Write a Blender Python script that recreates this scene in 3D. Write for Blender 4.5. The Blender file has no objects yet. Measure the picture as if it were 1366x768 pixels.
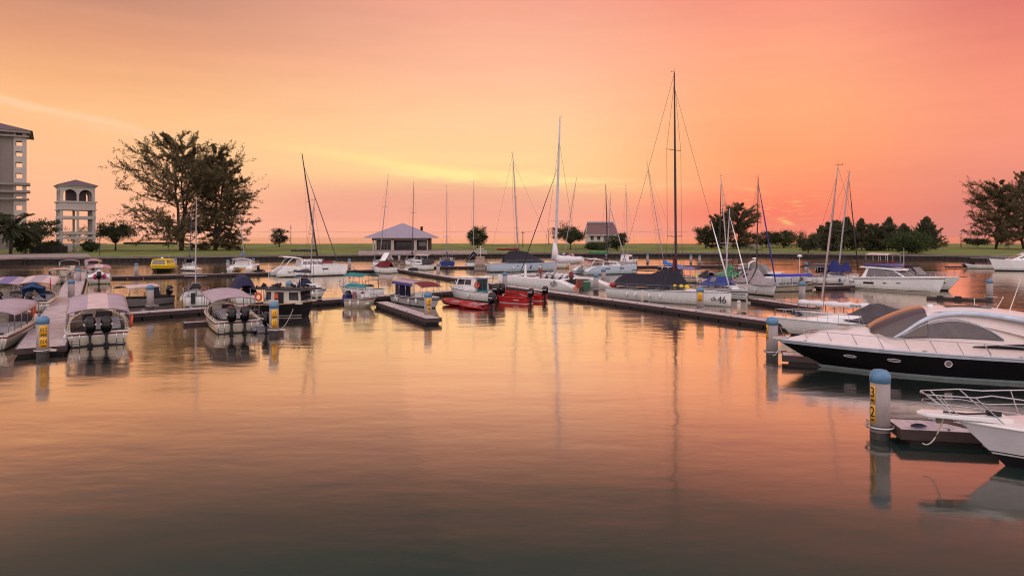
import bpy, bmesh, math, random
import numpy as np
from mathutils import Vector, Matrix

# ------------------------------------------------------------------ camera, sky, sun
F, CX, HY, H = 911.0, 683.0, 316.5, 7.0      # focal length and horizon in photo pixels, eye height (m)
sc = bpy.context.scene
C = sc.collection
cam_d = bpy.data.cameras.new('camera'); cam = bpy.data.objects.new('camera', cam_d); C.objects.link(cam)
cam.location = (0, 0, H); cam.rotation_euler = (math.radians(90), 0, 0)
cam_d.sensor_width = 36; cam_d.lens = 36 * F / 1366; cam_d.shift_y = -(384 - HY) / 1366
cam_d.clip_start = 0.1; cam_d.clip_end = 90000
sc.camera = cam
sc.cycles.filter_width = 1.1
sc.view_settings.view_transform = 'Standard'; sc.view_settings.look = 'None'
sc.view_settings.exposure = 0; sc.view_settings.gamma = 1; sc.view_settings.use_curve_mapping = False

SUN_AZ, SUN_EL = math.radians(21), math.radians(7)
sd = bpy.data.lights.new('sun', 'SUN'); sd.energy = 0.09; sd.angle = math.radians(60); sd.color = (1, .42, .22)
sun = bpy.data.objects.new('sun', sd); C.objects.link(sun)
sdir = Vector((math.sin(SUN_AZ) * math.cos(SUN_EL), math.cos(SUN_AZ) * math.cos(SUN_EL), math.sin(SUN_EL)))
sun.rotation_euler = sdir.to_track_quat('Z', 'Y').to_euler(); sun.location = (0, 0, 60)

def lin(c):
    return tuple(((v / 255) / 12.92 if v / 255 <= .04045 else ((v / 255 + .055) / 1.055) ** 2.4) for v in c)

def build_world():
    w = bpy.data.worlds.new('World'); sc.world = w; w.use_nodes = True
    nt = w.node_tree; nt.nodes.clear(); N = nt.nodes.new; L = nt.links.new
    out = N('ShaderNodeOutputWorld'); bg = N('ShaderNodeBackground'); L(bg.outputs[0], out.inputs[0])
    tc = N('ShaderNodeTexCoord'); sep = N('ShaderNodeSeparateXYZ'); L(tc.outputs['Generated'], sep.inputs[0])
    def M(op, a, b=None, c=None, clamp=False):
        n = N('ShaderNodeMath'); n.operation = op; n.use_clamp = clamp
        for i, v in enumerate((a, b, c)):
            if v is None: continue
            if isinstance(v, (int, float)): n.inputs[i].default_value = v
            else: L(v, n.inputs[i])
        return n.outputs[0]
    az = M('ARCTAN2', sep.outputs[0], sep.outputs[1])
    s = sep.outputs[2]
    cmb = N('ShaderNodeCombineXYZ'); L(M('MULTIPLY', az, 1.0), cmb.inputs[0]); L(M('MULTIPLY', s, 7.0), cmb.inputs[1])
    def noise(scale, detail=5, rough=.55, vec=None):
        n = N('ShaderNodeTexNoise'); n.inputs['Scale'].default_value = scale; n.inputs['Detail'].default_value = detail
        n.inputs['Roughness'].default_value = rough; L(vec or cmb.outputs[0], n.inputs['Vector']); return n.outputs[0]
    nz = noise(2.2); nz2 = noise(9, 6, .6)
    s2 = M('ADD', s, M('MULTIPLY', M('SUBTRACT', nz, .5), .05))          # cloud-like unevenness of the bands
    def ramp(stops, fac):
        r = N('ShaderNodeValToRGB'); cr = r.color_ramp
        while len(cr.elements) > 1: cr.elements.remove(cr.elements[-1])
        cr.elements[0].position = stops[0][0]; cr.elements[0].color = lin(stops[0][1]) + (1,)
        for p, c in stops[1:]:
            e = cr.elements.new(p); e.color = lin(c) + (1,)
        L(fac, r.inputs[0]); return r.outputs[0]
    top = [(.45, (172, 146, 132)), (.7, (196, 172, 176)), (1, (205, 190, 212))]
    left = ramp([(0, (246, 178, 148)), (.03, (252, 182, 148)), (.09, (255, 192, 146)), (.16, (254, 192, 138)), (.2, (243, 177, 128)), (.245, (226, 158, 122)), (.29, (196, 140, 118))] + top, s2)
    cen = ramp([(0, (246, 170, 144)), (.03, (248, 168, 142)), (.06, (248, 180, 142)), (.09, (255, 202, 146)), (.12, (255, 208, 154)), (.17, (255, 204, 156)), (.23, (255, 190, 154)), (.33, (242, 166, 142))] + top, s2)
    cr_ = ramp([(0, (238, 142, 122)), (.03, (242, 140, 116)), (.06, (252, 145, 110)), (.1, (255, 160, 112)), (.17, (255, 172, 124)), (.25, (255, 166, 132)), (.32, (242, 148, 128))] + top, s2)
    right = ramp([(0, (208, 132, 124)), (.04, (220, 134, 120)), (.09, (242, 148, 126)), (.14, (248, 152, 124)), (.2, (244, 146, 122)), (.27, (222, 124, 114))] + top, s2)
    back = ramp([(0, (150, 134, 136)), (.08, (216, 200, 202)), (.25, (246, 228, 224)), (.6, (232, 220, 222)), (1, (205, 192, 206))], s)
    def mix(a, b, f):
        n = N('ShaderNodeMix'); n.data_type = 'RGBA'; n.clamp_factor = True
        if isinstance(f, (int, float)): n.inputs[0].default_value = f
        else: L(f, n.inputs[0])
        for i, v in ((6, a), (7, b)):
            if isinstance(v, tuple): n.inputs[i].default_value = lin(v) + (1,)
            else: L(v, n.inputs[i])
        return n.outputs[2]
    def step(v, a, b):
        n = N('ShaderNodeMapRange'); n.interpolation_type = 'SMOOTHSTEP'
        n.inputs[1].default_value = a; n.inputs[2].default_value = b; L(v, n.inputs[0]); return n.outputs[0]
    col = mix(left, cen, step(az, -.60, 0.0))
    col = mix(col, cr_, step(az, .02, .36))
    col = mix(col, right, step(az, .38, .66))
    def gauss(a0, sa, s0, ss, slope=0.0, dist=0.0, nsrc=None):
        da = M('SUBTRACT', az, a0)
        sv = M('SUBTRACT', M('SUBTRACT', s, s0), M('MULTIPLY', da, slope))
        if dist: sv = M('ADD', sv, M('MULTIPLY', M('SUBTRACT', nsrc or nz, .5), dist))
        e = M('ADD', M('POWER', M('ABSOLUTE', M('DIVIDE', da, sa)), 2.0), M('POWER', M('ABSOLUTE', M('DIVIDE', sv, ss)), 2.0))
        return M('EXPONENT', M('MULTIPLY', e, -1.0))
    col = mix(col, (255, 222, 156), M('MULTIPLY', gauss(-.10, .30, .100, .034, -.05, .05), .42))
    # mauve cloud bank low over the sea
    bank = M('MULTIPLY', M('MULTIPLY', step(s2, .008, .045), step(s2, .10, .055)), step(az, .20, .0))
    col = mix(col, (234, 160, 142), M('MULTIPLY', M('MULTIPLY', bank, step(az, -.42, -.25)), M('MULTIPLY_ADD', nz2, .9, .10)))
    # bright streaks
    streak = M('MULTIPLY', gauss(-.0, .15, .086, .008, -.05, .035, nz2), step(nz2, .25, .6))
    col = mix(col, (255, 242, 162), M('MULTIPLY', streak, .85))
    col = mix(col, (255, 240, 150), M('MULTIPLY', gauss(-.14, .16, .10, .007, -.13, .03), .45))
    col = mix(col, (255, 206, 164), M('MULTIPLY', gauss(-.60, .16, .153, .0045, -.16, .02, nz2), .75))
    col = mix(col, (255, 204, 160), M('MULTIPLY', gauss(-.52, .12, .132, .005, -.1, .02, nz2), .35))
    # red afterglow where the sun went behind the cloud, with small lit wisps
    col = mix(col, (252, 112, 84), M('MULTIPLY', gauss(.37, .13, .032, .026, 0, .02), .42))
    cmb2 = N('ShaderNodeCombineXYZ'); L(M('MULTIPLY', az, 26.0), cmb2.inputs[0]); L(M('MULTIPLY', s, 150.0), cmb2.inputs[1])
    wis = step(noise(2.0, 4, .6, cmb2.outputs[0]), .52, .68)
    col = mix(col, (255, 186, 120), M('MULTIPLY', M('MULTIPLY', wis, gauss(.372, .055, .040, .016)), .75))
    col = mix(col, (255, 226, 130), M('MULTIPLY', gauss(.383, .0085, .0205, .0028, -.3, .010, nz2), M('MULTIPLY_ADD', wis, .5, .45)))
    col = mix(col, (255, 178, 120), M('MULTIPLY', gauss(.338, .018, .066, .003, -.2, .01, nz2), .6))
    # grain of thin high cloud
    cmb3 = N('ShaderNodeCombineXYZ'); L(M('MULTIPLY', az, 3.0), cmb3.inputs[0]); L(M('MULTIPLY', s, 26.0), cmb3.inputs[1])
    g = noise(1.6, 6, .6, cmb3.outputs[0])
    hsv = N('ShaderNodeHueSaturation'); L(col, hsv.inputs['Color']); L(M('MULTIPLY_ADD', g, .12, .94), hsv.inputs['Value'])
    col = hsv.outputs[0]
    # unseen sky behind the camera, set pale and bright to light the white hulls
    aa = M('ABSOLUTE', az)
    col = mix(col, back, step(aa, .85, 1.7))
    # below the horizon
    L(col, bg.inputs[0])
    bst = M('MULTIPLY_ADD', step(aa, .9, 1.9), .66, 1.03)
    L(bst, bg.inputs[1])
build_world()

# ------------------------------------------------------------------ helpers
def at(px, py, z=0.0):
    Y = (H - z) * F / (py - HY); return Vector(((px - CX) / F * Y, Y, z))
def xat(px, Y): return (px - CX) / F * Y
def zat(py, Y): return H - (py - HY) * Y / F

def tag(o, label=None, cat=None, group=None, kind=None):
    if label: o['label'] = label
    if cat: o['category'] = cat
    if group: o['group'] = group
    if kind: o['kind'] = kind
    return o
def empty(name, loc, rz=0.0, label=None, cat=None, group=None):
    o = bpy.data.objects.new(name, None); C.objects.link(o); o.location = loc; o.rotation_euler = (0, 0, rz)
    o.empty_display_size = .2
    return tag(o, label, cat, group)

_m = {}
def mat(name, rgb, rough=.5, metal=0, var=.12, scale=3.0, bump=0.0, bscale=20.0, spec=.5, stretch=(1, 1, 1), dirt=0.0, stain=0.0):
    """procedural Principled material; rgb in sRGB 0-255 of the thing's own colour"""
    if name in _m: return _m[name]
    m = bpy.data.materials.new(name); m.use_nodes = True; nt = m.node_tree; N = nt.nodes.new; L = nt.links.new
    b = nt.nodes['Principled BSDF']; b.inputs['Roughness'].default_value = rough; b.inputs['Metallic'].default_value = metal
    b.inputs['Specular IOR Level'].default_value = spec
    c = lin(rgb)
    tc = N('ShaderNodeTexCoord'); mp = N('ShaderNodeMapping'); mp.inputs['Scale'].default_value = stretch
    L(tc.outputs['Object'], mp.inputs[0])
    nz = N('ShaderNodeTexNoise'); nz.inputs['Scale'].default_value = scale; nz.inputs['Detail'].default_value = 6; L(mp.outputs[0], nz.inputs['Vector'])
    r = N('ShaderNodeValToRGB'); r.color_ramp.elements[0].position = .3; r.color_ramp.elements[1].position = .7
    r.color_ramp.elements[0].color = tuple(max(0, v * (1 - var)) for v in c) + (1,)
    r.color_ramp.elements[1].color = tuple(min(1, v * (1 + var)) for v in c) + (1,)
    L(nz.outputs[0], r.inputs[0])
    src = r.outputs[0]
    if dirt:
        n2 = N('ShaderNodeTexNoise'); n2.inputs['Scale'].default_value = scale * 2.3; n2.inputs['Detail'].default_value = 8; n2.inputs['Roughness'].default_value = .7
        L(mp.outputs[0], n2.inputs['Vector'])
        mr = N('ShaderNodeMapRange'); mr.inputs[1].default_value = .5; mr.inputs[2].default_value = .75; mr.inputs[4].default_value = dirt; L(n2.outputs[0], mr.inputs[0])
        mx = N('ShaderNodeMix'); mx.data_type = 'RGBA'; L(mr.outputs[0], mx.inputs[0]); L(src, mx.inputs[6]); mx.inputs[7].default_value = (c[0] * .35, c[1] * .3, c[2] * .25, 1)
        src = mx.outputs[2]
    L(src, b.inputs['Base Color'])
    if stain:
        sp = N('ShaderNodeSeparateXYZ'); L(tc.outputs['Object'], sp.inputs[0])
        n5 = N('ShaderNodeTexNoise'); n5.inputs['Scale'].default_value = 2.5; n5.inputs['Detail'].default_value = 8; n5.inputs['Roughness'].default_value = .7
        mp5 = N('ShaderNodeMapping'); mp5.inputs['Scale'].default_value = (2.5, 2.5, .5); L(tc.outputs['Object'], mp5.inputs[0]); L(mp5.outputs[0], n5.inputs['Vector'])
        ma = N('ShaderNodeMath'); ma.operation = 'MULTIPLY_ADD'; L(n5.outputs[0], ma.inputs[0]); ma.inputs[1].default_value = -.9; L(sp.outputs[2], ma.inputs[2])
        m5 = N('ShaderNodeMapRange'); m5.inputs[1].default_value = .35; m5.inputs[2].default_value = -.32; m5.inputs[3].default_value = 0; m5.inputs[4].default_value = stain; L(ma.outputs[0], m5.inputs[0])
        mx5 = N('ShaderNodeMix'); mx5.data_type = 'RGBA'; L(m5.outputs[0], mx5.inputs[0]); L(src, mx5.inputs[6]); mx5.inputs[7].default_value = (c[0] * .42, c[1] * .38, c[2] * .28, 1)
        L(mx5.outputs[2], b.inputs['Base Color'])
    if bump:
        n3 = N('ShaderNodeTexNoise'); n3.inputs['Scale'].default_value = bscale; n3.inputs['Detail'].default_value = 5; L(mp.outputs[0], n3.inputs['Vector'])
        bp = N('ShaderNodeBump'); bp.inputs['Strength'].default_value = bump; bp.inputs['Distance'].default_value = .05
        L(n3.outputs[0], bp.inputs['Height']); L(bp.outputs[0], b.inputs['Normal'])
    _m[name] = m; return m

class MB:
    def __init__(s): s.v = []; s.f = []; s.m = []; s.sm = []
    def add(s, verts, faces, mi=0, smooth=False):
        o = len(s.v); s.v += [tuple(v) for v in verts]
        for f in faces: s.f.append([i + o for i in f]); s.m.append(mi); s.sm.append(smooth)
        return s
    def box(s, x0, x1, y0, y1, z0, z1, mi=0):
        v = [(x, y, z) for z in (z0, z1) for y in (y0, y1) for x in (x0, x1)]
        return s.add(v, [(0, 2, 3, 1), (4, 5, 7, 6), (0, 1, 5, 4), (2, 6, 7, 3), (0, 4, 6, 2), (1, 3, 7, 5)], mi)
    def tube(s, p, q, r, r2=None, n=6, mi=0, caps=True):
        p, q = Vector(p), Vector(q); d = q - p
        if d.length < 1e-6: return s
        r2 = r if r2 is None else r2
        u = d.orthogonal().normalized(); w = d.cross(u).normalized()
        v = []
        for c, rr in ((p, r), (q, r2)):
            for k in range(n):
                a = 2 * math.pi * k / n; v.append(c + (u * math.cos(a) + w * math.sin(a)) * rr)
        f = [(k, (k + 1) % n, n + (k + 1) % n, n + k) for k in range(n)]
        s.add(v, f, mi, True)
        if caps: s.add(v[:n], [tuple(range(n))[::-1]], mi); s.add(v[n:], [tuple(range(n))], mi)
        return s
    def path(s, pts, r, n=6, mi=0):
        pts = [Vector(p) for p in pts]; rings = []
        for i, p in enumerate(pts):
            d = (pts[min(i + 1, len(pts) - 1)] - pts[max(i - 1, 0)]).normalized()
            ref = Vector((0, 0, 1)) if abs(d.z) < .9 else Vector((1, 0, 0))
            u = d.cross(ref).normalized(); w = d.cross(u)
            rr = r[i] if isinstance(r, (list, tuple)) else r
            rings.append([p + (u * math.cos(2 * math.pi * k / n) + w * math.sin(2 * math.pi * k / n)) * rr for k in range(n)])
        return s.loft(rings, mi, closed=True, cap=True)
    def loft(s, rings, mi=0, closed=False, cap=False, smooth=True, bands=None):
        n = len(rings[0]); v = [p for r in rings for p in r]; f = []; ms = []
        for i in range(len(rings) - 1):
            for k in range(n if closed else n - 1):
                k2 = (k + 1) % n
                f.append((i * n + k, i * n + k2, (i + 1) * n + k2, (i + 1) * n + k)); ms.append(bands[k] if bands else mi)
        o = len(s.v); s.v += [tuple(p) for p in v]
        for g, mm in zip(f, ms): s.f.append([i + o for i in g]); s.m.append(mm); s.sm.append(smooth)
        if cap:
            s.f.append([o + k for k in range(n)][::-1]); s.m.append(mi); s.sm.append(False)
            s.f.append([o + (len(rings) - 1) * n + k for k in range(n)]); s.m.append(mi); s.sm.append(False)
        return s
    def lathe(s, prof, c=(0, 0, 0), n=16, mi=0, axis='z'):
        rings = []
        for r, z in prof:
            ring = []
            for k in range(n):
                a = 2 * math.pi * k / n; p = (r * math.cos(a), r * math.sin(a), z)
                if axis == 'x': p = (z, p[0], p[1])
                if axis == 'y': p = (p[0], z, p[1])
                ring.append((p[0] + c[0], p[1] + c[1], p[2] + c[2]))
            rings.append(ring)
        return s.loft(rings, mi, closed=True, cap=True)
    def quad(s, a, b, c, d, mi=0): return s.add([a, b, c, d], [(0, 1, 2, 3)], mi)
    def torus(s, c, R, r, normal=(1, 0, 0), n=18, m=6, mi=0, tilt=None):
        nrm = Vector(normal).normalized(); u = nrm.orthogonal().normalized(); w = nrm.cross(u); rings = []
        for i in range(n + 1):
            a = 2 * math.pi * i / n; d = u * math.cos(a) + w * math.sin(a)
            rings.append([Vector(c) + d * R + (d * math.cos(2 * math.pi * k / m) + nrm * math.sin(2 * math.pi * k / m)) * r for k in range(m)])
        return s.loft(rings, mi, closed=True)
    def build(s, name, mats, parent=None, bevel=0, solid=0, loc=None, subsurf=0):
        me = bpy.data.meshes.new(name); me.from_pydata(s.v, [], s.f)
        if not isinstance(mats, (list, tuple)): mats = [mats]
        for m in mats: me.materials.append(m)
        me.polygons.foreach_set('material_index', s.m); me.polygons.foreach_set('use_smooth', s.sm); me.update()
        bm = bmesh.new(); bm.from_mesh(me); bmesh.ops.recalc_face_normals(bm, faces=bm.faces); bm.to_mesh(me); bm.free()
        o = bpy.data.objects.new(name, me); C.objects.link(o)
        if parent: o.parent = parent
        if loc: o.location = loc
        if solid:
            k = o.modifiers.new('thick', 'SOLIDIFY'); k.thickness = solid; k.offset = 0
        if subsurf:
            k = o.modifiers.new('sub', 'SUBSURF'); k.levels = subsurf; k.render_levels = subsurf
        if bevel:
            k = o.modifiers.new('bev', 'BEVEL'); k.width = bevel; k.segments = 2; k.limit_method = 'ANGLE'; k.angle_limit = .6
        return o

def text_mesh(body, size, m, parent, loc, rot, name='lettering', extrude=.004, shear=0, sx=1):
    cu = bpy.data.curves.new(name, 'FONT'); cu.body = body; cu.size = size; cu.extrude = extrude; cu.align_x = 'CENTER'; cu.align_y = 'CENTER'; cu.shear = shear
    t = bpy.data.objects.new(name, cu); C.objects.link(t)
    dg = bpy.context.evaluated_depsgraph_get(); me = bpy.data.meshes.new_from_object(t.evaluated_get(dg)); me.name = name
    bpy.data.objects.remove(t); me.materials.clear(); me.materials.append(m)
    o = bpy.data.objects.new(name, me); C.objects.link(o); o.parent = parent; o.location = loc; o.rotation_euler = rot; o.scale = (sx, 1, 1)
    return o

def copy_tree(o, parent=None):
    c = o.copy(); C.objects.link(c); c.parent = parent
    for ch in list(o.children): copy_tree(ch, c)
    return c

# ------------------------------------------------------------------ common materials
white = mat('white_gelcoat', (232, 230, 230), .22, var=.05, scale=1.5, dirt=.10, stain=.75)
offwhite = mat('cream_gelcoat', (208, 198, 184), .3, var=.06, scale=2, dirt=.2, stain=.8)
palehull = mat('pale_blue_hull', (176, 188, 202), .3, var=.05, stain=.7)
deckgrey = mat('nonskid_deck', (200, 196, 200), .6, var=.06, scale=6, bump=.2, bscale=60)
teak = mat('teak', (120, 84, 60), .6, var=.25, scale=2, stretch=(1, 14, 1))
black = mat('black_gloss', (10, 8, 12), .15, var=.1)
blackmat = mat('black_rubber', (20, 20, 24), .6, var=.2)
navy = mat('navy_cloth', (30, 28, 60), .85, var=.2, scale=2, bump=.4, bscale=5)
darkcloth = mat('charcoal_cloth', (38, 34, 44), .9, var=.2, scale=2, bump=.5, bscale=4)
browncloth = mat('brown_grey_cloth', (74, 66, 70), .9, var=.2, scale=2, bump=.5, bscale=4)
lilac = mat('lilac_canvas', (172, 152, 160), .8, var=.12, scale=1.2, bump=.3, bscale=4)
pinkc = mat('pale_canvas', (206, 180, 176), .8, var=.1, scale=1.2, bump=.3, bscale=4)
greyc = mat('grey_canvas', (132, 124, 124), .85, var=.15, scale=1.5, bump=.5, bscale=3)
tealc = mat('teal_canvas', (10, 120, 118), .8, var=.15, scale=2, bump=.4, bscale=4)
greenc = mat('green_tarp', (8, 122, 72), .6, var=.2, scale=1.5, bump=.5, bscale=3)
bluec = mat('blue_canvas', (44, 62, 132), .8, var=.2, scale=1.5, bump=.5, bscale=3)
skyblue = mat('light_blue_cover', (62, 118, 190), .7, var=.15, bump=.3, bscale=4)
redc = mat('dark_red_cloth', (110, 22, 30), .8, var=.2, bump=.3, bscale=4)
redh = mat('red_tube', (168, 22, 24), .4, var=.12)
orange = mat('orange_plastic', (214, 84, 46), .5, var=.1)
sail = mat('white_sailcloth', (220, 214, 218), .7, var=.06, bump=.5, bscale=3)
alu = mat('anodised_mast', (150, 148, 156), .35, metal=.6, var=.06)
alud = mat('dark_mast', (52, 44, 46), .4, metal=.3, var=.1)
steel = mat('stainless', (190, 186, 190), .22, metal=.9, var=.05)
wire = mat('rigging_wire', (74, 62, 62), .5, metal=.4)
glass = mat('tinted_glass', (36, 32, 38), .06, var=.05, spec=.9)
clearg = mat('pale_window', (112, 96, 100), .1, var=.1, spec=.8)
blue = mat('blue_paint', (26, 46, 110), .3)
darkhull = mat('dark_hull', (30, 26, 30), .3, var=.2, dirt=.2)
antifoul = mat('antifouling', (28, 34, 44), .6, var=.3)
greenb = mat('green_plastic', (52, 96, 72), .5)
yellow = mat('yellow_paint', (226, 192, 12), .4, var=.06)
yplate = mat('yellow_plate', (222, 160, 14), .5, var=.1, scale=10)
ink = mat('black_ink', (14, 12, 20), .5)
rope = mat('rope', (190, 180, 165), .9, var=.2, bump=.5, bscale=60)
ropeblue = mat('dark_rope', (40, 40, 60), .9)
seatc = mat('seat_vinyl', (190, 184, 190), .5, var=.06)
bimred = mat('red_marking', (196, 60, 84), .5)
# ------------------------------------------------------------------ water
def build_water():
    m = bpy.data.materials.new('harbour_water'); m.use_nodes = True; nt = m.node_tree; nt.nodes.clear(); N = nt.nodes.new; L = nt.links.new
    out = N('ShaderNodeOutputMaterial')
    geo = N('ShaderNodeNewGeometry')
    def nz(scale, sx, sy, rot=0.2, detail=3, rough=.5):
        mp = N('ShaderNodeMapping'); mp.inputs['Scale'].default_value = (sx, sy, 1); mp.inputs['Rotation'].default_value = (0, 0, rot)
        L(geo.outputs['Position'], mp.inputs[0])
        n = N('ShaderNodeTexNoise'); n.inputs['Scale'].default_value = scale; n.inputs['Detail'].default_value = detail; n.inputs['Roughness'].default_value = rough
        L(mp.outputs[0], n.inputs['Vector']); return n.outputs[0]
    def add(a, b, k):
        n = N('ShaderNodeMath'); n.operation = 'MULTIPLY_ADD'; L(b, n.inputs[0]); n.inputs[1].default_value = k; L(a, n.inputs[2]); return n.outputs[0]
    big = nz(.16, .8, 1.6, .25, 3)
    mid = nz(.9, .7, 1.5, -.2, 3)
    fine = nz(3.2, .8, 1.4, .5, 2)
    h = add(big, mid, .17); h = add(h, fine, .025)
    bp = N('ShaderNodeBump'); bp.inputs['Strength'].default_value = .5; bp.inputs['Distance'].default_value = .13; L(h, bp.inputs['Height'])
    bf = N('ShaderNodeBump'); bf.inputs['Strength'].default_value = .5; bf.inputs['Distance'].default_value = .035; L(h, bf.inputs['Height'])
    wp = N('ShaderNodeMapRange'); wp.inputs[1].default_value = .35; wp.inputs[2].default_value = .68; wp.inputs[3].default_value = .22; wp.inputs[4].default_value = .75; L(nz(.035, .7, 1.6, .5, 4, .6), wp.inputs[0]); L(wp.outputs[0], bp.inputs['Strength'])
    rr = N('ShaderNodeMapRange'); rr.inputs[1].default_value = .35; rr.inputs[2].default_value = .7; rr.inputs[3].default_value = .07; rr.inputs[4].default_value = .16; L(nz(.06, .6, 1.8, .1, 4, .6), rr.inputs[0])
    gl = N('ShaderNodeBsdfGlossy'); L(rr.outputs[0], gl.inputs['Roughness']); gl.inputs['Roughness'].default_value = .085; gl.inputs['Color'].default_value = (1, .90, .81, 1); L(bp.outputs[0], gl.inputs['Normal'])
    df = N('ShaderNodeBsdfDiffuse')
    # silty green water: patches of slightly different body colour
    pr = N('ShaderNodeValToRGB'); pr.color_ramp.elements[0].position = .3; pr.color_ramp.elements[1].position = .7
    pr.color_ramp.elements[0].color = (.011, .031, .028, 1); pr.color_ramp.elements[1].color = (.018, .040, .034, 1)
    L(nz(.05, 1, 1), pr.inputs[0]); L(pr.outputs[0], df.inputs[0])
    fr = N('ShaderNodeFresnel'); fr.inputs['IOR'].default_value = 1.36; L(bf.outputs[0], fr.inputs['Normal'])
    cr = N('ShaderNodeValToRGB'); e = cr.color_ramp; e.elements[0].position = 0; e.elements[0].color = (.015, .015, .015, 1); e.elements[1].position = 1; e.elements[1].color = (.93, .93, .93, 1)
    for p, v in ((.07, .03), (.13, .13), (.2, .42), (.28, .72), (.36, .84), (.46, .90), (.6, .93)):
        x = e.elements.new(p); x.color = (v, v, v, 1)
    L(fr.outputs[0], cr.inputs[0])
    mx = N('ShaderNodeMixShader'); L(cr.outputs[0], mx.inputs[0]); L(df.outputs[0], mx.inputs[1]); L(gl.outputs[0], mx.inputs[2]); L(mx.outputs[0], out.inputs[0])
    mb = MB(); mb.quad((-40000, -60, 0), (40000, -60, 0), (40000, 60000, 0), (-40000, 60000, 0))
    tag(mb.build('water', m), kind='structure')
build_water()

# ------------------------------------------------------------------ land
WALL = [(-900, 356), (20, 352), (180, 350), (480, 346), (683, 343.2), (1000, 343), (1140, 345), (1366, 349), (2300, 356)]
def wallY(px):
    for (a, ya), (b, yb) in zip(WALL, WALL[1:]):
        if a <= px <= b: return H * F / (ya + (yb - ya) * (px - a) / (b - a) - HY)
def gz(Y): return 1.6 + 1.4 * min(1, max(0, (Y - 250) / 170))
def pxpt(px, Y, z): return (xat(px, Y), Y, z)

grass = mat('lawn', (102, 110, 42), .95, var=.45, scale=.05, bump=.8, bscale=2.0, dirt=.45)
conc = mat('concrete', (150, 142, 138), .85, var=.15, scale=1.2, bump=.2, dirt=.35)
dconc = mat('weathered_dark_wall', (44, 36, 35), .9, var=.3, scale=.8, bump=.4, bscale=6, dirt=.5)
pave = mat('paving', (150, 132, 128), .85, var=.12, scale=.6, dirt=.25)
plaster = mat('pale_plaster', (178, 168, 160), .8, var=.06, scale=.3, dirt=.15)
plasterd = mat('grey_plaster', (126, 115, 110), .8, var=.08, scale=.3)
rooft = mat('grey_roof_sheet', (150, 138, 152), .6, var=.08, scale=1, stretch=(6, 1, 1))
roofbr = mat('brown_tile_roof', (112, 82, 80), .8, var=.15, scale=3)
darkwall = mat('dark_timber_wall', (58, 46, 46), .8, var=.2)

def build_land():
    cols = list(range(-900, 2301, 40)); mb = MB(); rings = []
    for px in cols:
        w = wallY(px); ys = [w + 1.2, w + 8, w + 20, w + 40, w + 70, 330, 370, 400, 425, 432, 445]
        ring = []
        for i, Y in enumerate(ys):
            z = gz(Y) + (math.sin(px * .11 + i) * .12 if 2 < i < 9 else 0)
            if i == 9: z = 2.0
            if i == 10: z = -2
            ring.append(pxpt(px, Y, z))
        rings.append([(ring[0][0], ring[0][1], -3)] + ring)
    mb.loft(rings); tag(mb.build('lawn_ground', grass), kind='structure')
    # seawall
    r = empty('seawall', (0, 240, 0), label='long low dark seawall with concrete cap running along the lawn edge', cat='seawall')
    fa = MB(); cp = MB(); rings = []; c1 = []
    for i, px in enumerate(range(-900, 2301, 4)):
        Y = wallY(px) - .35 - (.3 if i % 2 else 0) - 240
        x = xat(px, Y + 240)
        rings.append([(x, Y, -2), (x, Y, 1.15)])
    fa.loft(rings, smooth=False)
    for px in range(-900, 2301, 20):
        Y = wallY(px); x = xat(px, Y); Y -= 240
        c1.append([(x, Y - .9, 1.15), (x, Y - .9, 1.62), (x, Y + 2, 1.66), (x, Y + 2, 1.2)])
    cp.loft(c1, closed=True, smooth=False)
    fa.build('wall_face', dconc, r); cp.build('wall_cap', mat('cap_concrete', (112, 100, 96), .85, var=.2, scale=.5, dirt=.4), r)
    # quay slab before the pavilion
    mb = MB(); n = 12; rr = []
    for i in range(n + 1):
        px = 478 + (650 - 478) * i / n; w = wallY(px)
        rr.append([pxpt(px, w - .95, 1.2), pxpt(px, w - .95, 1.78), pxpt(px, 278, 1.8), pxpt(px, 278, 1.2)])
    mb.loft(rr, closed=True, cap=True, smooth=False); tag(mb.build('quay_paving', pave), kind='structure')
    # promenade before the tower
    mb = MB(); rr = []
    for i in range(n + 1):
        px = -300 + (122 + 300) * i / n; w = wallY(px)
        rr.append([pxpt(px, w + .1, 1.5), pxpt(px, w + .1, 1.72), pxpt(px - 6, w + 34, 1.74), pxpt(px - 6, w + 34, 1.5)])
    mb.loft(rr, closed=True, cap=True, smooth=False); tag(mb.build('promenade_path', pave), kind='structure')
    # near corner of the left quay
    mb = MB(); x1 = xat(21, 176)
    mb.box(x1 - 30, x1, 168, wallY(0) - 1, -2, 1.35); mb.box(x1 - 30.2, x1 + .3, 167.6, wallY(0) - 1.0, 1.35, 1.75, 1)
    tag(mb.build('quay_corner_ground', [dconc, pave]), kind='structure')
build_land()

def build_balustrade():
    x1 = xat(20, 176)
    r = empty('balustrade', (x1, 170, 1.75), label='white urn topped balustrade on the quay corner at the far left', cat='balustrade')
    for k in range(5):
        x = -1.2 - k * 2.6; mb = MB()
        mb.box(x - .35, x + .35, -.35, .35, 0, 1.2); mb.lathe([(0, 1.2), (.2, 1.2), (.14, 1.35), (.42, 1.7), (.34, 1.95), (.1, 2.1), (0, 2.15)], (x, 0, 0), 10)
        mb.build('post', plaster, r)
    mb = MB(); mb.box(-14, -.5, -.15, .15, .85, 1.02); mb.build('top_rail', plaster, r)
    mb = MB()
    for k in range(26): mb.lathe([(.08, 0), (.13, .25), (.06, .6), (.1, .85)], (-1.8 - k * .45, 0, 0), 6)
    mb.build('balusters', plaster, r)
build_balustrade()

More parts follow.
